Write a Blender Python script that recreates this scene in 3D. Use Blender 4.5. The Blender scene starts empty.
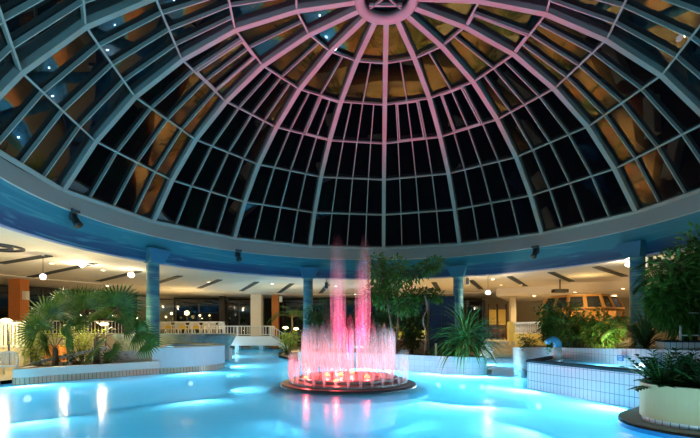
import bpy, bmesh, math, random
from math import sin, cos, pi, radians, sqrt, atan2, hypot
from mathutils import Vector, Matrix
from mathutils.geometry import tessellate_polygon

S = bpy.context.scene
COL = S.collection
RND = random.Random(7)

# ------------------------------------------------------------------ camera, sky, exposure
EYE = 1.75
cam_d = bpy.data.cameras.new('camera')
cam = bpy.data.objects.new('camera', cam_d)
COL.objects.link(cam)
cam.location = (0, 0, EYE)
cam.rotation_euler = (pi / 2, 0, 0)
cam_d.sensor_fit = 'HORIZONTAL'
cam_d.sensor_width = 36.0
cam_d.lens = 418.5 / 700 * 36.0
cam_d.shift_y = (330 - 219) / 700
cam_d.clip_start = 0.05
cam_d.clip_end = 300
S.camera = cam

w = bpy.data.worlds.new('night_sky')
S.world = w
w.use_nodes = True
w.node_tree.nodes['Background'].inputs[0].default_value = (0.02, 0.04, 0.09, 1)
w.node_tree.nodes['Background'].inputs[1].default_value = 0.03
S.view_settings.view_transform = 'Standard'
S.view_settings.look = 'None'
S.view_settings.exposure = 0.0
S.view_settings.gamma = 1.0
S.view_settings.use_curve_mapping = False
S.cycles.use_denoising = True
S.cycles.max_bounces = 10
S.cycles.diffuse_bounces = 4
S.cycles.glossy_bounces = 4
S.cycles.transparent_max_bounces = 40
S.cycles.sample_clamp_indirect = 4.0
S.cycles.caustics_reflective = False
S.cycles.caustics_refractive = False

# light levels
E_POOL = 760.0       # each underwater lamp
E_DOWN = 230.0        # each ceiling downlight
E_RED = 48.0         # each red fountain lamp
WARM = (1.0, 0.80, 0.52)
AMBER = (1.0, 0.68, 0.26)
COOL = (0.74, 0.93, 1.0)


def point_light(name, loc, energy, color, radius=0.08, spot=None, target=None, blend=0.6):
    ld = bpy.data.lights.new(name, 'SPOT' if spot else 'POINT')
    ld.energy = energy
    ld.color = color
    ld.shadow_soft_size = radius
    if spot:
        ld.spot_size = spot
        ld.spot_blend = blend
    o = bpy.data.objects.new(name, ld)
    COL.objects.link(o)
    o.location = loc
    if target is not None:
        o.rotation_euler = (Vector(target) - Vector(loc)).to_track_quat('-Z', 'Y').to_euler()
    return o


# ------------------------------------------------------------------ materials
def mat(name):
    m = bpy.data.materials.new(name)
    m.use_nodes = True
    nt = m.node_tree
    return m, nt, nt.nodes['Principled BSDF']


def paint(name, col, rough=0.6, var=0.08, scale=3.0, spec=0.4, metal=0.0, bump=0.0, coord='Object'):
    m, nt, b = mat(name)
    tc = nt.nodes.new('ShaderNodeTexCoord')
    n = nt.nodes.new('ShaderNodeTexNoise')
    n.inputs['Scale'].default_value = scale
    n.inputs['Detail'].default_value = 4
    nt.links.new(tc.outputs[coord], n.inputs['Vector'])
    mx = nt.nodes.new('ShaderNodeMix')
    mx.data_type = 'RGBA'
    mx.inputs[6].default_value = (*[c * (1 - var) for c in col], 1)
    mx.inputs[7].default_value = (*[min(1, c * (1 + var)) for c in col], 1)
    nt.links.new(n.outputs[0], mx.inputs[0])
    nt.links.new(mx.outputs[2], b.inputs['Base Color'])
    b.inputs['Roughness'].default_value = rough
    b.inputs['Metallic'].default_value = metal
    b.inputs['Specular IOR Level'].default_value = spec
    if bump:
        bp = nt.nodes.new('ShaderNodeBump')
        bp.inputs['Strength'].default_value = bump
        nt.links.new(n.outputs[0], bp.inputs['Height'])
        nt.links.new(bp.outputs[0], b.inputs['Normal'])
    return m


def tiles(name, col, grout, tw, th, mortar=0.006, rough=0.25, var=0.04):
    m, nt, b = mat(name)
    tc = nt.nodes.new('ShaderNodeTexCoord')
    br = nt.nodes.new('ShaderNodeTexBrick')
    br.offset = 0.0
    br.inputs['Scale'].default_value = 1.0
    br.inputs['Brick Width'].default_value = tw
    br.inputs['Row Height'].default_value = th
    br.inputs['Mortar Size'].default_value = mortar
    br.inputs['Mortar Smooth'].default_value = 0.1
    br.inputs['Color1'].default_value = (*[c * (1 - var) for c in col], 1)
    br.inputs['Color2'].default_value = (*[min(1, c * (1 + var)) for c in col], 1)
    br.inputs['Mortar'].default_value = (*grout, 1)
    nt.links.new(tc.outputs['UV'], br.inputs['Vector'])
    nt.links.new(br.outputs['Color'], b.inputs['Base Color'])
    b.inputs['Roughness'].default_value = rough
    b.inputs['Specular IOR Level'].default_value = 0.0 if rough == 1.0 else 0.5
    return m


def glow(name, col, strength):
    m, nt, b = mat(name)
    b.inputs['Base Color'].default_value = (*col, 1)
    b.inputs['Emission Color'].default_value = (*col, 1)
    b.inputs['Emission Strength'].default_value = strength
    return m


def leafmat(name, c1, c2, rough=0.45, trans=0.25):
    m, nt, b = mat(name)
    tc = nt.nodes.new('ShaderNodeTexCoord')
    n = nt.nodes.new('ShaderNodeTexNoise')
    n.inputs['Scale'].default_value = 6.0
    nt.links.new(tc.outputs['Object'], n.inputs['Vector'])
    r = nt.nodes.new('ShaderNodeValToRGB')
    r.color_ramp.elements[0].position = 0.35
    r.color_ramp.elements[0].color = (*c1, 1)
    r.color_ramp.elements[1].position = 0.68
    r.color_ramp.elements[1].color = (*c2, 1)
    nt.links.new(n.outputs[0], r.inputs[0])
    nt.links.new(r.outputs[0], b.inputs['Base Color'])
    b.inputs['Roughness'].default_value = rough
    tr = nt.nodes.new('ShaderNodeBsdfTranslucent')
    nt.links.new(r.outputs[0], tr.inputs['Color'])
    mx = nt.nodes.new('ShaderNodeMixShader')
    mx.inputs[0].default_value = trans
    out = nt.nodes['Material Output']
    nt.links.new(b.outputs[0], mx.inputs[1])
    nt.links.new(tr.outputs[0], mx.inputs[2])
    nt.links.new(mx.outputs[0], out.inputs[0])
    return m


def mural(name, deep, mid, pale, su, sv, band=True):
    """painted sea: wavy deep water low down, paler swell above, thin crest lines"""
    m, nt, b = mat(name)
    L = nt.links.new
    tc = nt.nodes.new('ShaderNodeTexCoord')
    mp = nt.nodes.new('ShaderNodeMapping')
    mp.inputs['Scale'].default_value = (su, sv, 1)
    L(tc.outputs['UV'], mp.inputs['Vector'])
    n = nt.nodes.new('ShaderNodeTexNoise')
    n.inputs['Scale'].default_value = 1.0
    n.inputs['Detail'].default_value = 5
    n.inputs['Distortion'].default_value = 0.6
    L(mp.outputs[0], n.inputs['Vector'])
    sep = nt.nodes.new('ShaderNodeSeparateXYZ')
    L(tc.outputs['UV'], sep.inputs[0])
    a = nt.nodes.new('ShaderNodeMath')
    a.operation = 'MULTIPLY_ADD'
    a.inputs[1].default_value = 0.9 if band else 1.0
    L(n.outputs[0], a.inputs[0])
    L(sep.outputs[1], a.inputs[2])
    r = nt.nodes.new('ShaderNodeValToRGB')
    e = r.color_ramp.elements
    if band:
        e[0].position = 0.42; e[0].color = (*deep, 1)
        e[1].position = 0.98; e[1].color = (*mid, 1)
        x = e.new(0.66); x.color = (*[0.55 * d + 0.45 * q for d, q in zip(deep, mid)], 1)
        x = e.new(0.69); x.color = (*mid, 1)
        dv = nt.nodes.new('ShaderNodeMath'); dv.operation = 'MULTIPLY'; dv.inputs[1].default_value = 0.62
        L(a.outputs[0], dv.inputs[0]); L(dv.outputs[0], r.inputs[0])
    else:
        e[0].position = 0.35; e[0].color = (*deep, 1)
        e[1].position = 0.62; e[1].color = (*mid, 1)
        L(n.outputs[0], r.inputs[0])
    # crest lines
    mp2 = nt.nodes.new('ShaderNodeMapping')
    mp2.inputs['Scale'].default_value = (su * 1.4, sv * 3.0, 1)
    L(tc.outputs['UV'], mp2.inputs['Vector'])
    n2 = nt.nodes.new('ShaderNodeTexNoise')
    n2.inputs['Scale'].default_value = 1.0
    n2.inputs['Detail'].default_value = 3
    n2.inputs['Distortion'].default_value = 1.2
    L(mp2.outputs[0], n2.inputs['Vector'])
    r2 = nt.nodes.new('ShaderNodeValToRGB')
    q = r2.color_ramp.elements
    q[0].position = 0.54; q[0].color = (0, 0, 0, 1)
    q[1].position = 0.70; q[1].color = (0.55, 0.55, 0.55, 1)
    L(n2.outputs[0], r2.inputs[0])
    mx = nt.nodes.new('ShaderNodeMix'); mx.data_type = 'RGBA'
    mx.inputs[7].default_value = (*pale, 1)
    L(r2.outputs[0], mx.inputs[0])
    L(r.outputs[0], mx.inputs[6])
    L(mx.outputs[2], b.inputs['Base Color'])
    b.inputs['Roughness'].default_value = 0.55
    return m


def dome_glass(name):
    m, nt, b = mat(name)
    L = nt.links.new
    nt.nodes.remove(b)
    out = nt.nodes['Material Output']
    tr = nt.nodes.new('ShaderNodeBsdfTransparent')
    tr.inputs[0].default_value = (0.55, 0.62, 0.66, 1)
    gl = nt.nodes.new('ShaderNodeBsdfGlossy')
    gl.inputs['Roughness'].default_value = 0.0
    gl.inputs['Color'].default_value = (0.95, 0.97, 1, 1)
    fr = nt.nodes.new('ShaderNodeFresnel')
    fr.inputs['IOR'].default_value = 1.75
    mx = nt.nodes.new('ShaderNodeMixShader')
    L(fr.outputs[0], mx.inputs[0])
    L(tr.outputs[0], mx.inputs[1])
    L(gl.outputs[0], mx.inputs[2])
    L(mx.outputs[0], out.inputs[0])
    return m


def water_mat(name, tint, scale=1.6, strength=0.12, rough=0.21, refl=0.6, milk=0.62, body=(0.13, 0.65, 0.90)):
    m, nt, b = mat(name)
    L = nt.links.new
    nt.nodes.remove(b)
    out = nt.nodes['Material Output']
    tc = nt.nodes.new('ShaderNodeTexCoord')
    n = nt.nodes.new('ShaderNodeTexNoise')
    n.inputs['Scale'].default_value = scale
    n.inputs['Detail'].default_value = 3
    mp = nt.nodes.new('ShaderNodeMapping')
    mp.inputs['Scale'].default_value = (0.7, 2.2, 1)
    L(tc.outputs['Object'], mp.inputs['Vector'])
    L(mp.outputs[0], n.inputs['Vector'])
    bp = nt.nodes.new('ShaderNodeBump')
    bp.inputs['Strength'].default_value = strength
    bp.inputs['Distance'].default_value = 0.05
    L(n.outputs[0], bp.inputs['Height'])
    tr = nt.nodes.new('ShaderNodeBsdfTransparent')
    tr.inputs[0].default_value = (*tint, 1)
    tl = nt.nodes.new('ShaderNodeBsdfTranslucent')     # light scattered on its way up through the water
    tl.inputs[0].default_value = (*body, 1)
    wm = nt.nodes.new('ShaderNodeMixShader')
    wm.inputs[0].default_value = milk
    L(tr.outputs[0], wm.inputs[1])
    L(tl.outputs[0], wm.inputs[2])
    gl = nt.nodes.new('ShaderNodeBsdfGlossy')
    gl.inputs['Roughness'].default_value = rough
    L(bp.outputs[0], gl.inputs['Normal'])
    fr = nt.nodes.new('ShaderNodeFresnel')
    fr.inputs['IOR'].default_value = 1.33
    L(bp.outputs[0], fr.inputs['Normal'])
    mx = nt.nodes.new('ShaderNodeMixShader')
    k = nt.nodes.new('ShaderNodeMath')
    k.operation = 'MULTIPLY'
    k.inputs[1].default_value = refl
    L(fr.outputs[0], k.inputs[0])
    L(k.outputs[0], mx.inputs[0])
    L(wm.outputs[0], mx.inputs[1])
    L(gl.outputs[0], mx.inputs[2])
    L(mx.outputs[0], out.inputs[0])
    return m


def spray_mat(name, density):
    """white water spray, partly see-through, streaked along the fall"""
    m, nt, b = mat(name)
    L = nt.links.new
    nt.nodes.remove(b)
    out = nt.nodes['Material Output']
    tc = nt.nodes.new('ShaderNodeTexCoord')
    mp = nt.nodes.new('ShaderNodeMapping')
    mp.inputs['Scale'].default_value = (22, 22, 1.3)
    L(tc.outputs['Object'], mp.inputs['Vector'])
    n = nt.nodes.new('ShaderNodeTexNoise')
    n.inputs['Scale'].default_value = 1.0
    n.inputs['Detail'].default_value = 4
    L(mp.outputs[0], n.inputs['Vector'])
    r = nt.nodes.new('ShaderNodeMapRange')
    r.inputs[1].default_value = 0.35
    r.inputs[2].default_value = 0.7
    r.inputs[3].default_value = density * 0.25
    r.inputs[4].default_value = density * 1.6
    L(n.outputs[0], r.inputs[0])
    # thins out towards the tip (UV v = 1 at the tip)
    sep = nt.nodes.new('ShaderNodeSeparateXYZ')
    L(tc.outputs['UV'], sep.inputs[0])
    fd = nt.nodes.new('ShaderNodeMapRange')
    fd.inputs[1].default_value = 1.0
    fd.inputs[2].default_value = 0.6
    fd.inputs[3].default_value = 0.08
    fd.inputs[4].default_value = 1.0
    L(sep.outputs[1], fd.inputs[0])
    mu = nt.nodes.new('ShaderNodeMath'); mu.operation = 'MULTIPLY'
    L(r.outputs[0], mu.inputs[0]); L(fd.outputs[0], mu.inputs[1])
    d = nt.nodes.new('ShaderNodeBsdfDiffuse')
    d.inputs[0].default_value = (0.95, 0.95, 0.97, 1)
    t = nt.nodes.new('ShaderNodeBsdfTranslucent')
    t.inputs[0].default_value = (0.95, 0.95, 0.97, 1)
    m1 = nt.nodes.new('ShaderNodeMixShader')
    m1.inputs[0].default_value = 0.5
    L(d.outputs[0], m1.inputs[1]); L(t.outputs[0], m1.inputs[2])
    tr = nt.nodes.new('ShaderNodeBsdfTransparent')
    mx = nt.nodes.new('ShaderNodeMixShader')
    L(mu.outputs[0], mx.inputs[0])
    L(tr.outputs[0], mx.inputs[1]); L(m1.outputs[0], mx.inputs[2])
    L(mx.outputs[0], out.inputs[0])
    return m


M = {}
M['rib'] = paint('dome_frame_paint', (0.31, 0.37, 0.34), 0.45, 0.04)
M['glass'] = dome_glass('dark_night_glazing')
M['grey'] = paint('grey_ring_paint', (0.44, 0.50, 0.47), 0.6, 0.06, 1.0)
M['frieze'] = mural('sea_mural', (0.001, 0.05, 0.15), (0.004, 0.19, 0.27), (0.10, 0.38, 0.44), 0.22, 1.3)
M['column'] = mural('striped_sea_column', (0.01, 0.12, 0.25), (0.07, 0.32, 0.38), (0.50, 0.62, 0.58), 0.35, 2.6, False)
M['corbel'] = paint('blue_corbel_paint', (0.012, 0.16, 0.30), 0.5, 0.12, 2.0)
M['lilac'] = paint('lilac_lip', (0.42, 0.44, 0.60), 0.5, 0.04)
M['ceiling'] = paint('cream_ceiling', (0.86, 0.81, 0.71), 0.8, 0.02, 1.0)
M['slot'] = paint('slot_dark', (0.035, 0.05, 0.06), 0.6, 0.1)
M['deck'] = paint('beige_deck', (0.44, 0.37, 0.27), 0.55, 0.12, 2.0)
M['terrace'] = paint('terrace_stone', (0.46, 0.39, 0.29), 0.55, 0.15, 1.5)
M['cream_wall'] = paint('cream_wall', (0.66, 0.57, 0.40), 0.8, 0.05)
M['white'] = paint('white_plaster', (0.78, 0.78, 0.78), 0.55, 0.04, 5.0, bump=0.05)
M['white_metal'] = paint('white_lacquer', (0.82, 0.80, 0.76), 0.35, 0.02)
M['plastic'] = paint('white_plastic', (0.85, 0.80, 0.70), 0.35, 0.02)
M['yellow_pad'] = paint('yellow_cloth', (0.85, 0.55, 0.04), 0.8, 0.08)
M['yellow_plaster'] = paint('yellow_plaster', (0.60, 0.47, 0.25), 0.7, 0.10, 2.0, bump=0.1)
M['yellow_paint'] = paint('yellow_paint', (0.85, 0.62, 0.16), 0.7, 0.05)
M['orange'] = paint('orange_plaster', (0.62, 0.20, 0.05), 0.7, 0.10)
M['pool_floor'] = tiles('pool_tile', (0.16, 0.66, 0.86), (0.30, 0.70, 0.84), 0.3, 0.3, 0.012, 1.0)
M['pool_wall'] = tiles('pool_wall_tile', (0.22, 0.68, 0.86), (0.30, 0.70, 0.84), 0.15, 0.15, 0.006, 1.0)
M['white_tile'] = tiles('white_upright_tile', (0.74, 0.78, 0.80), (0.22, 0.27, 0.32), 0.125, 0.25, 0.008)
M['white_tile_small'] = tiles('white_square_tile', (0.76, 0.78, 0.80), (0.34, 0.38, 0.42), 0.13, 0.26, 0.006)
M['island_tile'] = tiles('island_white_tile', (0.80, 0.81, 0.82), (0.55, 0.57, 0.60), 0.25, 0.25, 0.005)
M['warm_plaster'] = paint('warm_white_plaster', (0.86, 0.75, 0.64), 0.55, 0.05, 4.0, bump=0.05)
M['tan_tile'] = tiles('tan_edge_tile', (0.62, 0.36, 0.22), (0.16, 0.12, 0.10), 0.125, 0.3, 0.012)
M['dark_rim'] = paint('dark_slate_rim', (0.03, 0.037, 0.045), 0.8, 0.15, 3.0, 0.1)
M['blue_rim'] = paint('blue_glazed_rim', (0.02, 0.24, 0.52), 0.25, 0.10)
M['sand'] = paint('sand_coping', (0.55, 0.45, 0.28), 0.6, 0.1)
M['brown_ledge'] = paint('brown_ledge', (0.34, 0.24, 0.17), 0.45, 0.1)
M['marble'] = mural('teal_marble', (0.16, 0.26, 0.26), (0.38, 0.48, 0.44), (0.66, 0.70, 0.64), 1.4, 1.2, False)
M['copper'] = paint('brown_bronze', (0.17, 0.11, 0.095), 0.35, 0.2, 6.0, 0.5, 0.3)
M['copper_dark'] = paint('dark_bronze_edge', (0.05, 0.045, 0.05), 0.3, 0.2, 6.0, 0.5, 0.3)
M['base_blue'] = paint('pale_blue_base', (0.30, 0.68, 0.82), 0.4, 0.03)
M['soil'] = paint('planter_soil', (0.05, 0.035, 0.02), 0.9, 0.4, 12.0)
M['black'] = paint('black_metal', (0.02, 0.022, 0.025), 0.4, 0.1)
M['fixture'] = paint('dark_grey_fixture', (0.06, 0.065, 0.07), 0.45, 0.1)
M['steel'] = paint('brushed_steel', (0.55, 0.58, 0.60), 0.25, 0.05, 8.0, 0.5, 0.9)
M['spout_blue'] = paint('blue_enamel', (0.10, 0.38, 0.60), 0.2, 0.05)
M['navy'] = paint('navy_cladding', (0.012, 0.02, 0.065), 0.4, 0.15, 2.0)
M['sign'] = paint('sign_blue', (0.04, 0.18, 0.42), 0.4, 0.02)
M['wood'] = paint('amber_wood', (0.45, 0.22, 0.06), 0.45, 0.25, 4.0)
M['dark_wood'] = paint('dark_wood', (0.07, 0.035, 0.02), 0.5, 0.2, 4.0)
M['frame_dark'] = paint('dark_window_frame', (0.03, 0.026, 0.022), 0.4, 0.1)
M['window_glass'] = dome_glass('dark_window_glass')
M['kiosk_glass'] = paint('dark_tinted_kiosk_glass', (0.015, 0.02, 0.03), 0.06, 0.1)
M['night'] = paint('night_beyond', (0.01, 0.009, 0.008), 0.9, 0.1)
M['bark'] = paint('bark', (0.13, 0.09, 0.05), 0.8, 0.3, 10.0, bump=0.3)
M['fan_leaf'] = leafmat('fan_palm_leaf', (0.022, 0.075, 0.010), (0.085, 0.16, 0.022), 0.4, 0.35)
M['lit_leaf'] = leafmat('lamplit_leaf', (0.20, 0.30, 0.03), (0.45, 0.50, 0.06))  # yellow lamplight put into the leaf colour
M['tree_leaf'] = leafmat('tree_leaf', (0.018, 0.075, 0.016), (0.065, 0.16, 0.035))
M['shrub_leaf'] = leafmat('shrub_leaf', (0.03, 0.13, 0.018), (0.12, 0.26, 0.04))
M['strap_leaf'] = leafmat('strap_leaf', (0.05, 0.15, 0.03), (0.18, 0.32, 0.07))
M['dark_leaf'] = leafmat('dark_glossy_leaf', (0.014, 0.06, 0.02), (0.04, 0.12, 0.035), 0.25, 0.1)
M['water'] = water_mat('pool_water', (0.72, 0.93, 0.99))
M['water_basin'] = water_mat('basin_water', (0.75, 0.92, 0.97), 2.5, 0.15)
M['spray'] = spray_mat('water_spray', 0.26)
M['spray_tall'] = spray_mat('water_spray_tall', 0.038)
M['lamp_warm'] = glow('warm_lamp_glow', (1.0, 0.80, 0.50), 14.0)
M['lamp_white'] = glow('white_lamp_glow', (0.95, 0.92, 1.0), 2.2)
M['lamp_amber'] = glow('amber_lamp_glow', (1.0, 0.70, 0.30), 6.0)
M['lamp_post'] = glow('post_lamp_glow', (1.0, 0.74, 0.36), 3.0)
M['lamp_red'] = glow('red_lamp_glow', (1.0, 0.20, 0.08), 5.0)
M['lamp_pool'] = glow('pool_lamp_glow', (0.85, 0.97, 1.0), 1.5)


# ------------------------------------------------------------------ mesh builder
class MB:
    def __init__(self):
        self.v = []; self.f = []; self.uv = []

    def face(self, pts, uvs=None):
        i = len(self.v)
        self.v += [tuple(p) for p in pts]
        self.f.append(tuple(range(i, i + len(pts))))
        self.uv.append(uvs if uvs else [(p[0], p[1]) for p in pts])

    def grid(self, rows, close_u=False, uvs=None):
        """rows: list of equal-length point lists, joined by quads with shared vertices"""
        i0 = len(self.v); n = len(rows[0])
        for r in rows: self.v += [tuple(p) for p in r]
        for j in range(len(rows) - 1):
            for k in range(n if close_u else n - 1):
                a = i0 + j * n + k; b = i0 + j * n + (k + 1) % n
                c = i0 + (j + 1) * n + (k + 1) % n; d = i0 + (j + 1) * n + k
                self.f.append((a, b, c, d))
                if uvs:
                    k1 = k + 1
                    self.uv.append([uvs(j, k), uvs(j, k1), uvs(j + 1, k1), uvs(j + 1, k)])
                else:
                    self.uv.append([(0, 0)] * 4)

    def box(self, c, s, rz=0.0):
        cx, cy, cz = c; a, b, h = s[0] / 2, s[1] / 2, s[2] / 2
        C, Sn = cos(rz), sin(rz)
        P = []
        for z in (-h, h):
            for x, y in ((-a, -b), (a, -b), (a, b), (-a, b)):
                P.append((cx + x * C - y * Sn, cy + x * Sn + y * C, cz + z))
        for q in ((0, 3, 2, 1), (4, 5, 6, 7), (0, 1, 5, 4), (1, 2, 6, 5), (2, 3, 7, 6), (3, 0, 4, 7)):
            p = [P[i] for i in q]
            if q in ((0, 3, 2, 1), (4, 5, 6, 7)):
                self.face(p)
            else:
                l = hypot(p[1][0] - p[0][0], p[1][1] - p[0][1])
                self.face(p, [(0, p[0][2]), (l, p[1][2]), (l, p[2][2]), (0, p[3][2])])

    def beam(self, p0, p1, wid, dep, up):
        """rectangular bar from p0 to p1; 'up' is the depth direction (bar lies from 0 to dep along it)"""
        p0, p1, up = Vector(p0), Vector(p1), Vector(up)
        d = (p1 - p0).normalized()
        s = d.cross(up).normalized() * wid / 2
        u0 = (up - d * up.dot(d)).normalized() * dep
        A = [p0 - s, p0 + s, p0 + s + u0, p0 - s + u0]
        B = [q + (p1 - p0) for q in A]
        for k in range(4):
            self.face([A[k], A[(k + 1) % 4], B[(k + 1) % 4], B[k]])
        self.face(A[::-1]); self.face(B)

    def tube(self, pts, r, n=8, caps=True):
        pts = [Vector(p) for p in pts]
        rr = r if isinstance(r, (list, tuple)) else [r] * len(pts)
        rows = []
        ref = Vector((0, 0, 1))
        for i, p in enumerate(pts):
            d = (pts[min(i + 1, len(pts) - 1)] - pts[max(i - 1, 0)]).normalized()
            if abs(d.dot(ref)) > 0.95: rf = Vector((1, 0, 0))
            else: rf = ref
            s = d.cross(rf).normalized(); t = s.cross(d)
            rows.append([p + (s * cos(2 * pi * k / n) + t * sin(2 * pi * k / n)) * rr[i] for k in range(n)])
        m = len(pts) - 1
        self.grid(rows, True, lambda j, k: (k / n, j / m))
        if caps:
            self.face(rows[0][::-1]); self.face(rows[-1])

    def lathe(self, prof, c=(0, 0), n=48, a0=0.0, a1=2 * pi, uvr=1.0):
        """profile of (r, z); full turn when a1-a0 is 2 pi.  angle is measured from +y towards +x"""
        full = abs(a1 - a0 - 2 * pi) < 1e-6
        m = n if full else n + 1
        rows = []
        for r, z in prof:
            rows.append([(c[0] + r * sin(a0 + (a1 - a0) * k / n), c[1] + r * cos(a0 + (a1 - a0) * k / n), z) for k in range(m)])
        ls = [0]
        for i in range(1, len(prof)):
            ls.append(ls[-1] + hypot(prof[i][0] - prof[i - 1][0], prof[i][1] - prof[i - 1][1]))
        rm = max(p[0] for p in prof) * uvr
        self.grid(rows, full, lambda j, k: ((a1 - a0) * k / n * rm, ls[j]))

    def ribbon(self, path, z0, z1, close=False):
        """vertical wall face along a plan path"""
        P = list(path) + ([path[0]] if close else [])
        s = [0]
        for i in range(1, len(P)): s.append(s[-1] + hypot(P[i][0] - P[i - 1][0], P[i][1] - P[i - 1][1]))
        for i in range(len(P) - 1):
            a, b = P[i], P[i + 1]
            self.face([(a[0], a[1], z0), (b[0], b[1], z0), (b[0], b[1], z1), (a[0], a[1], z1)],
                      [(s[i], z0), (s[i + 1], z0), (s[i + 1], z1), (s[i], z1)])

    def flat(self, outline, z, hole=None, flip=False):
        loops = [[Vector((p[0], p[1], 0)) for p in outline]]
        if hole: loops.append([Vector((p[0], p[1], 0)) for p in hole])
        allp = [p for l in loops for p in l]
        for t in tessellate_polygon(loops):
            p = [(allp[i].x, allp[i].y, z) for i in t]
            a = (p[1][0] - p[0][0]) * (p[2][1] - p[0][1]) - (p[1][1] - p[0][1]) * (p[2][0] - p[0][0])
            if (a < 0) != flip: p.reverse()
            self.face(p)

    def prism(self, outline, z0, z1, bottom=True):
        """solid from a counter-clockwise plan outline"""
        self.ribbon(outline, z0, z1, True)
        self.flat(outline, z1)
        if bottom: self.flat(outline, z0, flip=True)

    def wallstrip(self, path, th, z0, z1):
        """wall of thickness th to the left of the path"""
        self.prism(list(path) + offset(path, th)[::-1], z0, z1)

    def build(self, name, material, parent=None, smooth=False, loc=None):
        me = bpy.data.meshes.new(name)
        me.from_pydata(self.v, [], self.f)
        uvl = me.uv_layers.new(name='UVMap')
        k = 0
        for f in self.uv:
            for u in f:
                uvl.data[k].uv = u; k += 1
        me.materials.append(material)
        bm = bmesh.new(); bm.from_mesh(me)
        bmesh.ops.remove_doubles(bm, verts=bm.verts, dist=0.0005)
        bm.to_mesh(me); bm.free()
        if smooth:
            for p in me.polygons: p.use_smooth = True
        o = bpy.data.objects.new(name, me)
        COL.objects.link(o)
        if parent: o.parent = parent
        if loc: o.location = loc
        return o


def offset(path, d):
    out = []
    for i in range(len(path)):
        a = path[max(i - 1, 0)]; b = path[min(i + 1, len(path) - 1)]
        l = hypot(b[0] - a[0], b[1] - a[1])
        out.append((path[i][0] - (b[1] - a[1]) / l * d, path[i][1] + (b[0] - a[0]) / l * d))
    return out


def smooth_path(P, n=5, close=False):
    out = []; m = len(P)
    for i in range(m if close else m - 1):
        if close: p0, p1, p2, p3 = P[i - 1], P[i], P[(i + 1) % m], P[(i + 2) % m]
        else: p0, p1, p2, p3 = P[max(i - 1, 0)], P[i], P[i + 1], P[min(i + 2, m - 1)]
        for k in range(n):
            t = k / n
            out.append(tuple(0.5 * (2 * p1[j] + (p2[j] - p0[j]) * t + (2 * p0[j] - 5 * p1[j] + 4 * p2[j] - p3[j]) * t * t
                                    + (3 * p1[j] - p0[j] - 3 * p2[j] + p3[j]) * t ** 3) for j in range(len(p1))))
    if not close: out.append(tuple(P[-1]))
    return out


def tag(o, label=None, cat=None, group=None, kind=None):
    if label: o['label'] = label
    if cat: o['category'] = cat
    if group: o['group'] = group
    if kind: o['kind'] = kind
    return o


def thing(name, label, cat, loc=(0, 0, 0), rz=0.0, group=None, kind=None):
    o = bpy.data.objects.new(name, None)
    o.empty_display_size = 0.1
    COL.objects.link(o)
    o.location = loc; o.rotation_euler = (0, 0, rz)
    return tag(o, label, cat, group, kind)


def copy_thing(root, loc, rz, label, scale=None):
    r = root.copy(); COL.objects.link(r)
    r.location = loc; r.rotation_euler = (0, 0, rz); r['label'] = label
    if scale: r.scale = scale
    for ch in list(root.children):
        c = ch.copy(); COL.objects.link(c); c.parent = r
        for g in list(ch.children):
            d = g.copy(); COL.objects.link(d); d.parent = c
    return r


def struct(name, mb, m, parent=None, smooth=False, label=None, cat=None):
    o = mb.build(name, m, parent, smooth)
    if not parent:
        tag(o, label, cat, None, 'structure')
    return o


CX, CY = 1.293, 14.772          # centre of the round hall


def ring(r, deg, z=None):
    a = radians(deg)
    p = (CX + r * sin(a), CY + r * cos(a))
    return p if z is None else (p[0], p[1], z)


def at(px, Y, z=None, py=None):
    """helper for laying the place out: a bearing read off the survey photograph and a real distance"""
    X = (px - 350) / 418.5 * Y
    if py is not None: z = EYE + (330 - py) / 418.5 * Y
    return (X, Y) if z is None else (X, Y, z)


# ------------------------------------------------------------------ glass dome
RL = [12.0, 10.739, 9.227, 7.439, 5.454, 3.213, 1.06]
ZL = [6.938, 8.724, 10.321, 11.599, 12.589, 13.16, 13.36]
NR = 16; A0 = 4.07
dome = thing('ceiling_dome', 'great faceted glass dome on pale ribs over the pool', 'dome', (CX, CY, 0), kind='structure')


def dpt(k, l, off=0.0, frac=0.0):
    """point on the dome frame: rib k, level l, pushed outwards by off; frac runs to the next rib"""
    def q(kk):
        a = radians(A0 + kk * 360 / NR)
        return Vector((RL[l] * sin(a), RL[l] * cos(a), ZL[l]))
    p = q(k).lerp(q(k + 1), frac) if frac else q(k)
    if off:
        n = Vector((p.x, p.y, (p.z - 0.4 * 14.3 + 7.4 * 0.1))).normalized()
        n = Vector((p.x, p.y, p.z + 0.9)).normalized()
        p = p + n * off
    return p


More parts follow.
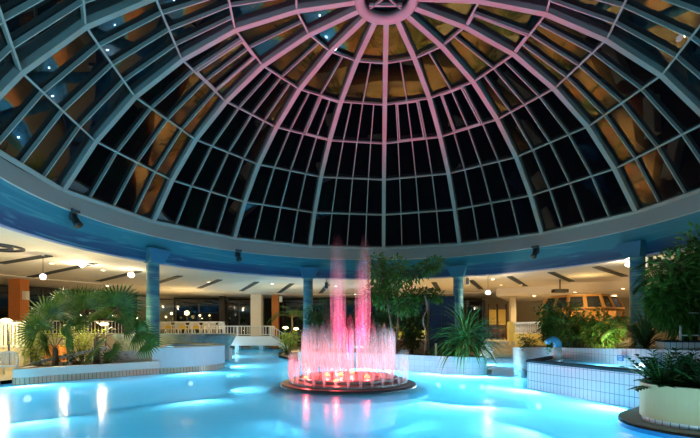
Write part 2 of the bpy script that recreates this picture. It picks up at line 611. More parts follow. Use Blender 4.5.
for k in range(NR):
    mb = MB()
    a = radians(A0 + k * 360 / NR)
    for l in range(6):
        p0, p1 = dpt(k, l), dpt(k, l + 1)
        d = (p1 - p0).normalized()
        out = Vector((sin(a), cos(a), 0)); out = (out - d * out.dot(d)).normalized()
        if out.z < 0: out = -out
        mb.beam(p0 - d * 0.05, p1 + d * 0.05, 0.21, 0.36, out)
    mb.build('rib', M['rib'], dome)
for l in range(6):
    mb = MB()
    for k in range(NR):
        p0, p1 = dpt(k, l, 0.03), dpt(k + 1, l, 0.03)
        mid = (p0 + p1) / 2
        wd, dp = (0.062, 0.12) if l else (0.16, 0.2)
        mb.beam(p0, p1, wd, dp, Vector((mid.x, mid.y, mid.z + 0.9)))
    mb.build('purlin', M['rib'], dome)
NM = [3, 3, 3, 3, 1, 0]
for k in range(NR):
    g = MB(); bars = MB()
    for l in range(6):
        q = [dpt(k, l, 0.2), dpt(k + 1, l, 0.2), dpt(k + 1, l + 1, 0.2), dpt(k, l + 1, 0.2)]
        g.face(q)
        for j in range(NM[l]):
            fr = (j + 1) / (NM[l] + 1)
            p0, p1 = dpt(k, l, 0.06, fr), dpt(k, l + 1, 0.06, fr)
            mid = (p0 + p1) / 2
            bars.beam(p0, p1, 0.043, 0.12, Vector((mid.x, mid.y, mid.z + 0.9)))
    pane = g.build('glass_pane', M['glass'], dome)
    bars.build('glazing_bar', M['rib'], pane)
# opened vent sashes with a heavier inner frame
for k, l, f0, f1 in ((1, 3, 0.25, 0.75), (-2, 3, 0.5, 1.0), (0, 3, 0.25, 0.75), (3, 4, 0.0, 0.5), (-4, 3, 0.25, 0.75)):
    mb = MB()
    c4 = [dpt(k, l, 0.04, f0 + 0.02), dpt(k, l, 0.04, f1 - 0.02), dpt(k, l + 1, 0.04, f1 - 0.02), dpt(k, l + 1, 0.04, f0 + 0.02)]
    cen = sum(c4, Vector()) / 4
    c4 = [c + (cen - c) * 0.06 for c in c4]
    for i in range(4):
        mid = (c4[i] + c4[(i + 1) % 4]) / 2
        mb.beam(c4[i], c4[(i + 1) % 4], 0.06, 0.08, Vector((mid.x, mid.y, mid.z + 0.9)))
    mb.build('vent_sash', M['rib'], dome)
mb = MB()
mb.lathe([(0.80, 13.62), (0.80, 13.30), (1.02, 13.26), (1.12, 13.32), (1.12, 13.62), (0.80, 13.62)], n=32)
orb = mb.build('crown_ring', M['rib'], dome, True)
mb = MB()
mb.face([(0.82 * sin(2 * pi * i / 32), 0.82 * cos(2 * pi * i / 32), 13.6) for i in range(32)])
mb.build('crown_glass', M['glass'], orb)
mb = MB()
for i in range(4):
    a = radians(45 + 90 * i)
    mb.beam((0.1 * sin(a), 0.1 * cos(a), 13.5), (0.82 * sin(a), 0.82 * cos(a), 13.5), 0.05, 0.08, (0, 0, 1))
mb.beam((-0.6, 0.42, 13.5), (0.6, 0.42, 13.5), 0.07, 0.1, (0, 0, 1))
mb.beam((-0.6, -0.42, 13.5), (0.6, -0.42, 13.5), 0.07, 0.1, (0, 0, 1))
mb.build('crown_strut', M['rib'], orb)

# ------------------------------------------------------------------ ring beam, frieze, ceiling
mb = MB()
mb.lathe([(12.45, 7.05), (12.05, 6.98), (11.76, 6.22), (11.80, 6.19)], (CX, CY), 128)
struct('trim_1', mb, M['grey'], smooth=False, label='plain grey ring beam carrying the foot of the glass dome', cat='ring beam')
mb = MB()
mb.lathe([(12.44, 5.08), (12.25, 5.40), (12.02, 5.78), (11.80, 6.19)], (CX, CY), 160)
struct('wall_frieze', mb, M['frieze'], smooth=True, label='curved blue frieze painted with sea waves under the dome', cat='painted frieze')
mb = MB()
mb.lathe([(12.62, 5.09), (12.50, 5.03), (12.42, 5.04), (12.41, 5.10)], (CX, CY), 128)
struct('trim_2', mb, M['lilac'], smooth=True, label='thin lilac lip along the bottom of the sea frieze', cat='trim')
mb = MB()
ZC = 5.08
mb.lathe([(12.5, ZC), (18.0, ZC), (24.3, ZC), (24.32, ZC - 0.06), (27, ZC - 0.08), (31.5, ZC - 0.1)], (CX, CY), 96)
struct('ceiling', mb, M['ceiling'], label='cream flat ceiling around the dome', cat='ceiling')

# ------------------------------------------------------------------ walls, floors
RW = 31.0
for nm, a0, a1 in (('wall_left', -135, -45), ('wall_back', -45, 45), ('wall_right', 45, 135), ('wall_front', 135, 225)):
    mb = MB()
    mb.lathe([(RW, 0.0), (RW, 5.05)], (CX, CY), 24, radians(a0), radians(a1))
    struct(nm, mb, M['cream_wall'], label={'wall_left': 'cream curved hall wall behind the fan palms', 'wall_back': 'cream curved hall wall behind the bridge and fountain',
           'wall_right': 'cream curved hall wall behind the snack kiosk', 'wall_front': 'cream curved hall wall behind the viewer'}[nm], cat='wall')

TUB = (-8.35, 19.2); TR = 2.5


def tubpt(deg, r=TR):
    a = radians(deg)
    return (TUB[0] + r * sin(a), TUB[1] + r * cos(a))


low_path = [(-11.15, 14.5), (-10.9, 13.6), (-10.70, 13.32), (-10.35, 13.45), (-9.95, 14.2), (-9.2, 15.0), (-8.35, 15.9), (-7.62, 16.76)]
low_path = smooth_path(low_path, 4)
tub_arc = [tubpt(d) for d in range(163, 59, -8)]
left_edge = low_path + tub_arc
isl = smooth_path([(-2.6, 22.5), (-2.5, 20.6), (-1.2, 19.9), (0.6, 19.3), (2.3, 18.0), (3.6, 16.9), (4.6, 16.3), (5.15, 16.2), (5.42, 16.6), (5.3, 17.4)], 4)
basin_front = [(5.34, 12.6), (6.40, 9.15)]
yp = smooth_path([(5.9, 8.3), (5.46, 7.9), (5.26, 7.45), (5.36, 7.02), (5.7, 6.66), (6.35, 6.22), (7.3, 5.75), (8.6, 5.3), (10, 5.6), (10.2, 8.0), (8.6, 8.9), (6.9, 8.8)], 5, True)
ledge_edge = offset(yp, -0.33)[0:34]
pool = ([(-8, 2.4), (-13.2, 4.5), (-13.6, 11.6), (-12.0, 12.9), (-11.2, 13.4)] + left_edge[2:] +
        [(-6.6, 22.0), (-8.0, 25), (-9.2, 29), (-12.0, 33), (-12.2, 40.2), (-5.6, 40.2), (-5.4, 34), (-4.6, 27)] + isl +
        [(6.3, 20), (7.4, 24), (8.4, 26.2), (10.3, 26.4), (8.6, 22), (7.6, 18), (6.7, 15.0)] + basin_front +
        ledge_edge + [(8.6, 4.2), (7, 2.4)])
pool_ccw = pool[::-1]
# hall floor with the pool cut out
outer = [ring(31.3, -i * 5) for i in range(72)]
ZD = 0.12
mb = MB()
mb.flat(outer, ZD, hole=pool)
mb.ribbon(pool[:5], -0.12, ZD)
mb.ribbon(pool[len(left_edge) + 3:len(left_edge) + 11], -0.12, ZD)
mb.ribbon(pool[-2:] + pool[:1], -0.12, ZD)
struct('floor', mb, M['deck'], label='beige stone pool deck around the water', cat='floor')
ZP = -1.15
mb = MB(); mb.flat(pool, ZP)
struct('floor_pool', mb, M['pool_floor'], label='pale blue tiled bottom of the pool', cat='pool floor')
mb = MB(); mb.ribbon(pool, ZP, -0.1, True)
struct('wall_pool', mb, M['pool_wall'], label='pale blue tiled side of the pool under water', cat='pool wall')
mb = MB(); mb.flat(pool, 0.0)
struct('pool_water', mb, M['water'], label='bright turquoise lit water filling the pool', cat='water')

# raised terrace on the far bank and restaurant platform
mb = MB()
ter = [(-26, 24), (-16, 26.5), (-13.9, 29.6), (-9.2, 29.6), (-9.9, 32), (-12.4, 34), (-12.4, 41.5), (-26, 36)]
mb.prism(ter, 0.0, 1.40)
struct('floor_terrace', mb, M['terrace'], label='raised stone terrace carrying the white chairs', cat='terrace')
mb = MB()
plat = [(8.4, 27.6), (10.2, 27.6), (13.5, 26.2), (17, 23.5), (20, 19), (29.5, 19), (24, 32), (12, 41), (4, 43), (4, 30)]
mb.prism(plat, 0.0, 1.0)
struct('floor_platform', mb, M['terrace'], label='raised restaurant floor behind the yellow balustrade', cat='platform')
st = thing('floor_steps', 'three pale steps rising from the channel to the restaurant', 'steps', (0, 0, 0), kind='structure')
for i in range(3):
    mb = MB()
    y0 = 26.3 + i * 0.45
    mb.prism([(8.3, y0), (10.6, y0), (10.6, 27.7), (8.3, 27.7)], 0.02 + i * 0.005, 0.26 + i * 0.26)
    mb.build('step', M['sand'], st)

# ------------------------------------------------------------------ mural columns
cols = [(-62.3, 'sea-striped column rising behind the large fan palm'), (-18.6, 'sea-striped column between bridge and fountain jets'),
        (25.9, 'sea-striped column beside the navy tower'), (70.6, 'wide sea-striped column beside the tall leafy tree'),
        (114, None), (159, None), (204, None), (249, None)]
for a, lab in cols:
    c = ring(12.38, a)
    t = thing('column', lab or 'sea-striped column behind the viewer', 'column', (c[0], c[1], 0), -radians(a), kind='structure')
    mb = MB()
    mb.lathe([(0.30, 0.1), (0.30, 5.1)], n=28)
    mb.build('shaft', M['column'], t, True)
    # corbel: wide at the top, narrowing to the shaft, leaning against the frieze (local -y points to the hall centre)
    mb = MB()
    z0, z1 = 5.02, 5.66
    A = [(-0.36, -0.36, z0), (0.36, -0.36, z0), (0.36, 0.2, z0), (-0.36, 0.2, z0)]
    B = [(-0.60, -0.62, z1), (0.60, -0.62, z1), (0.60, 0.2, z1), (-0.60, 0.2, z1)]
    for i in range(4): mb.face([A[i], A[(i + 1) % 4], B[(i + 1) % 4], B[i]])
    mb.face(A[::-1]); mb.face(B)
    mb.build('corbel', M['corbel'], t)

# ------------------------------------------------------------------ windows and hall pillars at the back
def window(name, px0, px1, Y0, Y1, z0, z1, n, label):
    a, b = at(px0, Y0), at(px1, Y1)
    t = thing(name, label, 'window', (0, 0, 0), kind='structure')
    mb = MB(); mb.ribbon([b, a], z0, z1)
    p = mb.build('pane', M['window_glass'], t)
    d = Vector((b[0] - a[0], b[1] - a[1])).normalized(); nrm = Vector((-d.y, d.x))
    a2 = (a[0] + nrm.x * 0.9, a[1] + nrm.y * 0.9); b2 = (b[0] + nrm.x * 0.9, b[1] + nrm.y * 0.9)
    mb = MB(); mb.ribbon([b2, a2], z0 - 0.2, z1 + 0.2)
    mb.build('night_backing', M['night'], t)  # black sheet, the darkness of the night outside put into its colour
    mb = MB()
    for i in range(n + 1):
        f = i / n
        x, y = a[0] + (b[0] - a[0]) * f, a[1] + (b[1] - a[1]) * f
        mb.box((x, y, (z0 + z1) / 2), (0.14, 0.14, z1 - z0), atan2(d.y, d.x))
    for z in (z0 + 0.06, z1 - 0.06):
        mb.box(((a[0] + b[0]) / 2, (a[1] + b[1]) / 2, z), (hypot(b[0] - a[0], b[1] - a[1]), 0.12, 0.12), atan2(d.y, d.x))
    mb.build('window_frame', M['frame_dark'], t)
    return t


window('window_1', -60, 150, 26.6, 38.0, 1.4, 4.86, 5, 'dark night window behind the fan palms')
window('window_2', 152, 221, 38.5, 40.4, 1.4, 4.66, 3, 'dark night window behind the row of white chairs')
window('window_3', 226, 252, 40.8, 41.0, 1.0, 4.66, 2, 'dark window beside the white pillar over the bridge')
window('window_4', 262, 410, 41.0, 40.6, 0.6, 4.7, 7, 'long dark window behind the fountain jets')
window('window_5', 408, 484, 40.6, 39.8, 1.0, 4.6, 4, 'dark window behind the navy tower and column')

for px, Y, wd, m, lab in ((257, 38.6, 0.95, 'ceiling', 'pale square pillar standing over the bridge railing'),
                          (275.5, 39.2, 0.62, 'orange', 'orange square pillar at the foot of the bridge stairs'),
                          (19, 27.0, 0.75, 'orange', 'orange square pillar behind the slatted fence'),
                          (222.5, 40.2, 0.5, 'frame_dark', 'dark pillar between the night windows')):
    x, y = at(px, Y)
    mb = MB(); mb.box((x, y, 2.55), (wd, wd, 5.0))
    struct('pillar', mb, M[m], label=lab, cat='pillar')

# ------------------------------------------------------------------ left bank: planter, tub, waterfall basin, terrace
t = thing('planter', 'long low white planter wall with tan tiled foot along the pool', 'planter', (0, 0, 0))
mb = MB(); mb.wallstrip(low_path, 0.28, 0.20, 0.50)
mb.build('plaster_wall', M['warm_plaster'], t, False)
mb = MB(); mb.wallstrip(offset(low_path, -0.01), 0.27, -0.12, 0.225)
mb.build('tile_foot', M['tan_tile'], t)
mb = MB(); mb.flat(low_path[::-1] and [(-11.9, 14.9)] + offset(low_path, 0.27) + [tubpt(163), (-8.3, 18.3), (-10.6, 18.6), (-13.0, 17.5)], 0.41)
mb.build('soil', M['soil'], t)

t = thing('round_tub', 'round raised whirlpool tub with pale blue-white wall and sand coping', 'whirlpool tub', (0, 0, 0))
arc = [tubpt(d) for d in range(163, -24, -6)]
mb = MB(); mb.wallstrip(arc, 0.30, 0.20, 1.03)
mb.wallstrip([tubpt(-17), tubpt(163)], -0.30, 0.20, 1.03)
mb.build('tub_wall', M['white'], t)
mb = MB(); mb.wallstrip([tubpt(d, TR + 0.015) for d in range(163, -24, -6)], 0.2, -0.12, 0.225)
mb.build('tile_foot', M['tan_tile'], t)
mb = MB(); mb.wallstrip([tubpt(d, TR - 0.02) for d in range(150, -20, -6)], 0.36, 1.03, 1.075)
mb.build('coping', M['sand'], t)
mb = MB(); mb.flat([tubpt(d, TR - 0.25) for d in range(-17, 164, 10)][::-1], 0.99)
mb.build('tub_water', M['water_basin'], t)
mb = MB(); mb.flat([tubpt(d, TR - 0.25) for d in range(-17, 164, 10)][::-1], 0.55)
mb.build('tub_floor', M['pool_floor'], t)

mb = MB(); mb.wallstrip([(-9.95, 17.0), (-9.0, 17.15), (-8.1, 17.3)], 0.22, 0.40, 0.90)
o = mb.build('back_wall', M['white'])
o.name = 'dividing_wall'
tag(o, 'short white dividing wall behind the low planter wall beside the tub', 'wall')
mb = MB()
mb.beam((-12.1, 15.9, 0.42), (-9.9, 17.1, 0.98), 0.16, 0.12, (0, 0, 1))
for f in (0.1, 0.5, 0.9):
    x, y, z = -12.1 + 2.2 * f, 15.9 + 1.2 * f, 0.42 + 0.56 * f
    mb.box((x, y, (z + 0.4) / 2), (0.1, 0.1, z - 0.38))
tag(mb.build('sloping_kerb', M['white']), 'white sloping kerb running up between the palms', 'kerb')

t = thing('waterfall_basin', 'round teal marble waterfall basin behind the white tub', 'basin', (-10.5, 25.4, 0))
mb = MB(); mb.lathe([(2.75, -0.1), (3.0, 0.55), (3.40, 1.25), (3.52, 1.52), (3.30, 1.54), (3.25, 1.40), (0, 1.38)], n=56)
mb.build('basin_body', M['marble'], t, True)
mb = MB(); mb.lathe([(3.26, 1.45), (0.001, 1.45)], n=40)
mb.build('basin_water', M['water_basin'], t)
mb = MB(); mb.box((3.1, -0.3, 0.25), (0.5, 0.7, 0.8))
mb.build('side_block', M['white'], t)


def railing(name, pts, h, step, label, m='white_metal', r=0.03, pr=0.02, loc=None, nmid=0):
    """posts, top rail and thin balusters along a path of 3-D points"""
    t = thing(name, label, 'railing', (0, 0, 0))
    P = [Vector(p) for p in pts]
    mb = MB(); mb.tube([p + Vector((0, 0, h)) for p in P], r)
    mb.build('top_rail', M[m], t)
    mb = MB(); mb.tube([p + Vector((0, 0, 0.12)) for p in P], r * 0.7)
    mb.build('bottom_rail', M[m], t)
    bal = MB()
    for i in range(len(P) - 1):
        n = max(1, int((P[i + 1] - P[i]).length / step))
        for k in range(n):
            q = P[i].lerp(P[i + 1], (k + 0.5) / n)
            bal.tube([q + Vector((0, 0, 0.12)), q + Vector((0, 0, h))], pr, 5)
    bal.build('baluster', M[m], t)
    for p in P:
        mb = MB(); mb.box((p.x, p.y, p.z + h / 2), (0.09, 0.09, h + 0.04))
        mb.build('post', M[m], t)
    return t


railing('terrace_railing', [(-21.5, 26.0, 1.4), (-15.8, 27.2, 1.4), (-13.7, 30.0, 1.4)], 0.92, 0.2, 'white railing at the terrace edge behind the fan palms')
t = thing('terrace_railing', 'white top rail before the row of terrace chairs', 'railing')
for x in (-13.6, -11.2, -9.0):
    mb = MB(); mb.box((x, 29.75, 1.86), (0.07, 0.07, 0.92)); mb.build('post', M['white_metal'], t)
mb = MB(); mb.beam((-13.7, 29.75, 2.28), (-8.9, 29.75, 2.28), 0.07, 0.07, (0, 0, 1)); mb.build('top_rail', M['white_metal'], t)

# bridge
t = thing('footbridge', 'white footbridge slab crossing the far end of the pool', 'bridge', (0, 0, 0))
mb = MB()
bx0, bx1, by0, by1 = -12.6, -6.7, 35.6, 37.6
mb.prism([(bx0, by0), (bx1, by0), (bx1, by1), (bx0, by1)], 0.42, 1.22)
mb.build('slab', M['white'], t)
mb = MB()
prof = [(-6.7, 1.22), (-5.0, 0.12), (-5.6, 0.02), (-6.1, 0.42), (-6.7, 0.42)]
A = [(x, 35.6, z) for x, z in prof]; B = [(x, 37.6, z) for x, z in prof]
mb.face(A); mb.face(B[::-1])
for i in range(5): mb.face([A[i], B[i], B[(i + 1) % 5], A[(i + 1) % 5]])
mb.build('stair_flight', M['white'], t)
railing('bridge_railing', [(-12.4, 35.7, 1.22), (-9.6, 35.7, 1.22), (-6.8, 35.7, 1.22)], 0.86, 0.22, 'white baluster railing along the near side of the footbridge', pr=0.022)
railing('bridge_railing', [(-6.65, 35.7, 1.22), (-5.1, 35.7, 0.22)], 0.86, 0.3, 'white sloping railing down the footbridge stairs', pr=0.022)
railing('bridge_railing', [(-12.4, 37.5, 1.22), (-6.8, 37.5, 1.22)], 0.86, 0.3, 'white baluster railing along the far side of the footbridge', pr=0.02)
for px in (238, 262):
    x, y = at(px, 36.6)
    mb = MB(); mb.box((x, y, -0.3), (0.35, 0.8, 1.5)); mb.build('pier', M['white'], t)


# ------------------------------------------------------------------ plastic chairs
def chair_parts(t, m, pad=None):
    mb = MB()
    mb.prism([(-0.24, -0.24), (0.24, -0.24), (0.25, 0.22), (-0.25, 0.22)], 0.41, 0.45)
    mb.build('seat', M[m], t)
    mb = MB()   # rounded slatted back
    top = [(-0.25, 0.45), (-0.26, 0.72), (-0.2, 0.85), (0, 0.90), (0.2, 0.85), (0.26, 0.72), (0.25, 0.45)]
    mb.tube([(x, 0.21 + (z - 0.45) * 0.22, z) for x, z in top], 0.03, 6)
    for i in range(5):
        x = -0.16 + 0.08 * i
        zt = 0.88 - abs(x) * 0.3
        mb.beam((x, 0.2, 0.45), (x, 0.2 + (zt - 0.45) * 0.22, zt), 0.052, 0.02, (0, 1, 0))
    mb.build('backrest', M[m], t)
    for s in (-1, 1):
        mb = MB(); mb.tube([(s * 0.27, 0.27, 0.68), (s * 0.29, 0.0, 0.67), (s * 0.28, -0.22, 0.64), (s * 0.27, -0.25, 0.45)], 0.026, 6)
        mb.build('armrest', M[m], t)
        for yy in (-0.24, 0.22):
            mb = MB(); mb.tube([(s * 0.24, yy, 0.44), (s * 0.28, yy * 1.2, 0.0)], [0.032, 0.024], 6)
            mb.build('leg', M[m], t)
    if pad:
        mb = MB(); mb.box((0, 0.235, 0.66), (0.42, 0.05, 0.44)); mb.build('back_pad', M[pad], t)
        mb = MB(); mb.box((0, -0.02, 0.475), (0.42, 0.4, 0.05)); mb.build('seat_pad', M[pad], t)


c0 = thing('garden_chair', 'white plastic garden armchair standing on the deck beside the slatted fence', 'chair', (-11.42, 13.95, ZD), 0.6)
chair_parts(c0, 'plastic')
c1 = copy_thing(c0, (-13.1, 15.4, ZD), 2.3, 'second white plastic armchair, pushed close to the slatted fence')
TC = 1.40
labs = ['white terrace chair nearest the sea-striped column', 'white terrace chair second from the sea-striped column', 'white terrace chair standing midway along the rail',
        'white terrace chair standing fourth from the sea-striped column', 'white terrace chair last but one before the bridge', 'white terrace chair at the bridge end of the row']
for px, lab, rz in zip((163, 176, 190, 205, 213, 221), labs, (0.3, 0.0, -0.2, 0.1, 3.3, 0.2)):
    x, y = at(px, 31.2)
    copy_thing(c0, (x, y, TC), rz, lab)['group'] = 'white chairs along the terrace rail'
cy = thing('padded_chair', 'white terrace chair with yellow pads, nearest the sea-striped column', 'chair', (*at(170, 30.6), TC), 3.0, 'yellow padded chairs along the terrace rail')
chair_parts(cy, 'plastic', 'yellow_pad')
for px, lab in ((183.5, 'white terrace chair with yellow pads, middle one of three'), (197, 'white terrace chair with yellow pads, closest to the bridge')):
    copy_thing(cy, (*at(px, 30.6), TC), 3.2, lab)['group'] = 'yellow padded chairs along the terrace rail'

# slatted fence at the far left, standing on a low plaster wall
t = thing('slatted_fence', 'cream upright-slat fence on a low plaster wall by the deck', 'fence', (0, 0, 0))
mb = MB(); mb.wallstrip([(-18.6, 16.6), (-12.95, 16.6)], 0.2, ZD, 1.02)
mb.build('plinth', M['cream_wall'], t)
mb = MB()
for i in range(36): mb.box((-18.4 + i * 0.155, 16.7, 1.53), (0.085, 0.03, 1.0))
mb.build('slat', M['white_metal'], t)
for z in (1.10, 2.02):
    mb = MB(); mb.box((-15.8, 16.66, z), (5.7, 0.05, 0.09)); mb.build('rail', M['white_metal'], t)
for x in (-18.6, -15.8, -13.0):
    mb = MB(); mb.box((x, 16.7, 1.55), (0.1, 0.1, 1.1)); mb.build('post', M['white_metal'], t)
mb = MB(); mb.box((-13.1, 18.6, 0.6), (0.7, 0.5, 0.96))
tag(mb.build('orange_block', M['orange']), 'small orange plaster block behind the planter end', 'plinth')

# ------------------------------------------------------------------ middle planter island
ISL_TOP = 0.69
isl_wall = offset(isl, 0.12) + [(5.4, 18.6), (6.0, 21), (6.6, 24.6), (4.4, 26.2), (1.0, 26.6), (-2.6, 26.2)]
t = thing('island_planter', 'white tiled planter wall curving behind the fountain', 'planter', (0, 0, 0))
mb = MB(); mb.wallstrip(isl + [(5.0, 18.2)], 0.24, -0.1, ISL_TOP)
mb.build('tiled_wall', M['island_tile'], t)
mb = MB(); mb.prism(isl_wall, 0.1, ISL_TOP - 0.1); mb.build('soil', M['soil'], t)
mb = MB(); mb.prism([(5.3, 16.5), (5.65, 16.7), (5.7, 17.1), (5.35, 17.3)], -0.1, 0.16)
tag(mb.build('stone_block', M['brown_ledge']), 'brown rock at the waterline by the planter end', 'rock')

t = thing('navy_tower', 'tall dark navy clad tower between the tree and the column', 'tower', (*at(440.5, 20.5), 0.12))
mb = MB(); mb.box((-0.30, 0, 1.6), (0.6, 0.7, 3.2)); mb.build('front_panel', M['navy'], t)
mb = MB(); mb.box((0.31, 0.05, 1.63), (0.6, 0.76, 3.26)); mb.build('body', M['navy'], t)
mb = MB(); mb.box((0.005, -0.36, 1.55), (0.05, 0.06, 3.0)); mb.build('trim_strip', M['black'], t)
mb = MB(); mb.box((0.31, -0.345, 1.55), (0.45, 0.03, 0.9)); mb.build('door_panel', M['navy'], t)
mb = MB(); mb.tube([(-0.45, 0, 0), (-0.45, 0, 0.55)], 0.05)
b = mb.build('bollard', M['white_metal']); b.location = (*at(436, 18.9), 0.59)
tag(b, 'small white bollard light standing before the navy tower', 'bollard')
b.location.x += 0.45

t = thing('added_plunge_pool', 'added blue-lit plunge pool behind the fountain shrubs, for the dome reflections', 'plunge pool', (-0.9, 31.2, ZD))  # invented pool, out of direct view, gives the dome glass blue reflections
mb = MB(); mb.lathe([(1.9, 0.0), (1.9, 0.42), (1.65, 0.42), (1.65, 0.05), (0.01, 0.05)], n=40); mb.build('pool_wall', M['pool_wall'], t)
mb = MB(); mb.lathe([(1.66, 0.36), (0.001, 0.36)], n=40); mb.build('pool_surface', M['water_basin'], t)
for dx in (-0.9, 0.9): point_light('added_plunge_light', (-0.9 + dx, 31.2, ZD + 0.24), 160, (0.55, 0.75, 1.0), 0.06)

# low lit counter behind the island
t = thing('low_counter', 'low cream counter glimpsed lit behind the tree stems', 'counter', (*at(414, 24.5), 0.12))
mb = MB(); mb.box((0, 0, 0.5), (2.6, 0.6, 1.0)); mb.build('front', M['cream_wall'], t)
mb = MB(); mb.box((0, 0, 1.03), (2.8, 0.75, 0.06)); mb.build('counter_top', M['white_metal'], t)

# ------------------------------------------------------------------ fountain
FX, FY = -0.05, 13.4
t = thing('fountain', 'round bronze fountain throwing pink-lit water jets in the pool', 'fountain', (FX, FY, 0))
mb = MB(); mb.lathe([(1.5, ZP), (1.6, -0.5), (2.5, -0.30), (2.55, -0.16), (0.01, -0.16)], n=64)
mb.build('pedestal', M['base_blue'], t, False)
mb = MB(); mb.lathe([(2.0, -0.16), (2.14, -0.02), (2.16, 0.05), (2.10, 0.09)], n=72)
mb.build('rim', M['copper_dark'], t, True)
mb = MB(); mb.lathe([(2.10, 0.09), (1.86, 0.10), (1.85, 0.10)], n=72); mb.build('basin_tier', M['copper'], t)
mb = MB(); mb.lathe([(1.85, 0.10), (1.85, 0.17), (1.80, 0.19), (1.58, 0.19)], n=72); mb.build('basin_tier', M['copper'], t)
mb = MB(); mb.lathe([(1.58, 0.19), (1.58, 0.27), (1.52, 0.29), (1.2, 0.29), (1.18, 0.22), (0.01, 0.22)], n=72); mb.build('basin_tier', M['copper'], t)


def jet(x, y, z0, h, r0, r1, m):
    mb = MB()
    n = 8; rows = []
    for j in range(11):
        f = j / 10
        r = r0 + (r1 - r0) * min(1, f * 2.2)
        if f > 0.82: r *= sqrt(max(0.03, 1 - ((f - 0.82) / 0.18) ** 2))
        rows.append([(x + r * cos(2 * pi * k / n), y + r * sin(2 * pi * k / n), z0 + h * f) for k in range(n)])
    mb.grid(rows, True, lambda j, k: (k / n, j / 10))
    return mb.build('water_jet', M[m], t, True)


R2 = random.Random(3)
for i in range(34):
    a = 2 * pi * i / 34
    jet(1.86 * sin(a), 1.86 * cos(a), 0.12, 0.95 + R2.uniform(-0.12, 0.12), 0.03, 0.07, 'spray')
for i in range(40):
    a = 2 * pi * (i + 0.5) / 40
    jet(1.42 * sin(a), 1.42 * cos(a), 0.22, 1.62 + R2.uniform(-0.16, 0.16), 0.035, 0.085, 'spray')
for cxx, hh, k in ((-0.33, 4.75, 6), (0.46, 4.5, 6)):
    for i in range(k):
        a = 2 * pi * i / k
        jet(cxx + 0.13 * sin(a), 0.13 * cos(a), 0.25, hh * R2.uniform(0.80, 1.0), 0.05, 0.14, 'spray_tall')
for i in range(10):
    a = 2 * pi * i / 10
    jet(0.75 * sin(a) + 0.05, 0.6 * cos(a), 0.25, 1.9 + R2.uniform(-0.3, 0.4), 0.05, 0.13, 'spray_tall')
lampspots = [(306, 379.5), (336, 382.5), (327, 375.5), (341, 375), (367, 377.5), (352, 373)]
for px, py in lampspots:
    Y = (EYE - 0.25) * 418.5 / (py - 330)
    x = (px - 350) / 418.5 * Y - FX; y = Y - FY
    mb = MB(); mb.lathe([(0.001, 0.07), (0.06, 0.05), (0.085, 0.0), (0.10, -0.05)], (x, y), 14)
    lo = mb.build('red_lamp', M['lamp_red'], t, True); lo.location = (0, 0, 0.29); lo['label'] = 'glowing red lamp'
    point_light('red_lamp_light', (FX + x, FY + y, 0.5), E_RED, (1.0, 0.09, 0.09), 0.05)
point_light('red_uplight', (FX, FY + 0.3, 0.55), 8500.0, (1.0, 0.03, 0.17), 0.06, radians(78), (CX, CY + 1.2, 13.3), 0.7)

# ------------------------------------------------------------------ lamps
def downlight(r, a, label, z=None):
    x, y = ring(r, a)
    zz = z or (ZC if r < 24.3 else ZC - 0.085)
    t = thing('ceiling_spot', label, 'ceiling light', (x, y, zz), group='round recessed ceiling spots')
    mb = MB(); mb.lathe([(0.13, 0.0), (0.15, -0.02), (0.10, -0.03)], n=16); mb.build('bezel', M['white_metal'], t)
    mb = MB(); mb.lathe([(0.10, -0.028), (0.001, -0.03)], n=16); mb.build('diffuser', M['lamp_warm'], t)
    point_light('ceiling_spot_light', (x, y, zz - 0.12), E_DOWN, WARM, 0.05, radians(150), (x, y, 0), 0.8)


downlight(17.2, -69.5, 'recessed ceiling spot closest to the hanging globe, above the fan palms')
downlight(17.2, -60.6, 'recessed ceiling spot just left of the column behind the fan palm')
downlight(16.7, -24.3, 'recessed ceiling spot between the two blue slots over the bridge')
downlight(14.9, 32.6, 'recessed ceiling spot right of the navy tower column')
downlight(14.4, 63.6, 'recessed ceiling spot beside the wide column by the leafy tree')
downlight(15.4, 79.0, 'recessed ceiling spot hidden beyond the wide column')
for a, r in ((-110, 17), (-92, 13.6), (-80, 24), (-50, 25), (-38, 18), (-8, 17), (-2, 24), (12, 18), (100, 17)):
    downlight(r, a, {-110: 'recessed ceiling spot far round beyond the hanging globe', -92: 'recessed ceiling spot over the deck before the fan palms', -80: 'recessed ceiling spot over the deck corner behind the fence',
                     -50: 'recessed ceiling spot deep behind the fan palm column', -38: 'recessed ceiling spot above the white terrace chairs', -8: 'recessed ceiling spot hidden behind the jets',
                     -2: 'recessed ceiling spot deep behind the jets', 12: 'recessed ceiling spot above the branching tree', 100: 'recessed ceiling spot over the deck past the wide column'}.get(a, 'recessed ceiling spot over the deck behind the viewer'))

# lowered soffit over the restaurant, with its own spots
ZS = 4.46
mb = MB()
mb.lathe([(21.6, ZC), (21.6, ZS + 0.12), (21.72, ZS), (28.9, ZS - 0.06)], (CX, CY), 30, radians(29), radians(84))
struct('ceiling_soffit', mb, M['ceiling'], label='lowered cream soffit over the restaurant', cat='soffit')
for (px, Y, lab) in ((534, 33.0, 'recessed soffit spot above the yellow balustrade'), (575, 29.6, 'recessed soffit spot right above the snack kiosk windows'),
                     (623, 27.0, 'recessed soffit spot between kiosk and wide column'), (600, 32.5, 'recessed soffit spot behind the snack kiosk')):
    x, y = at(px, Y)
    downlight(hypot(x - CX, y - CY), math.degrees(atan2(x - CX, y - CY)), lab, ZS - 0.02)


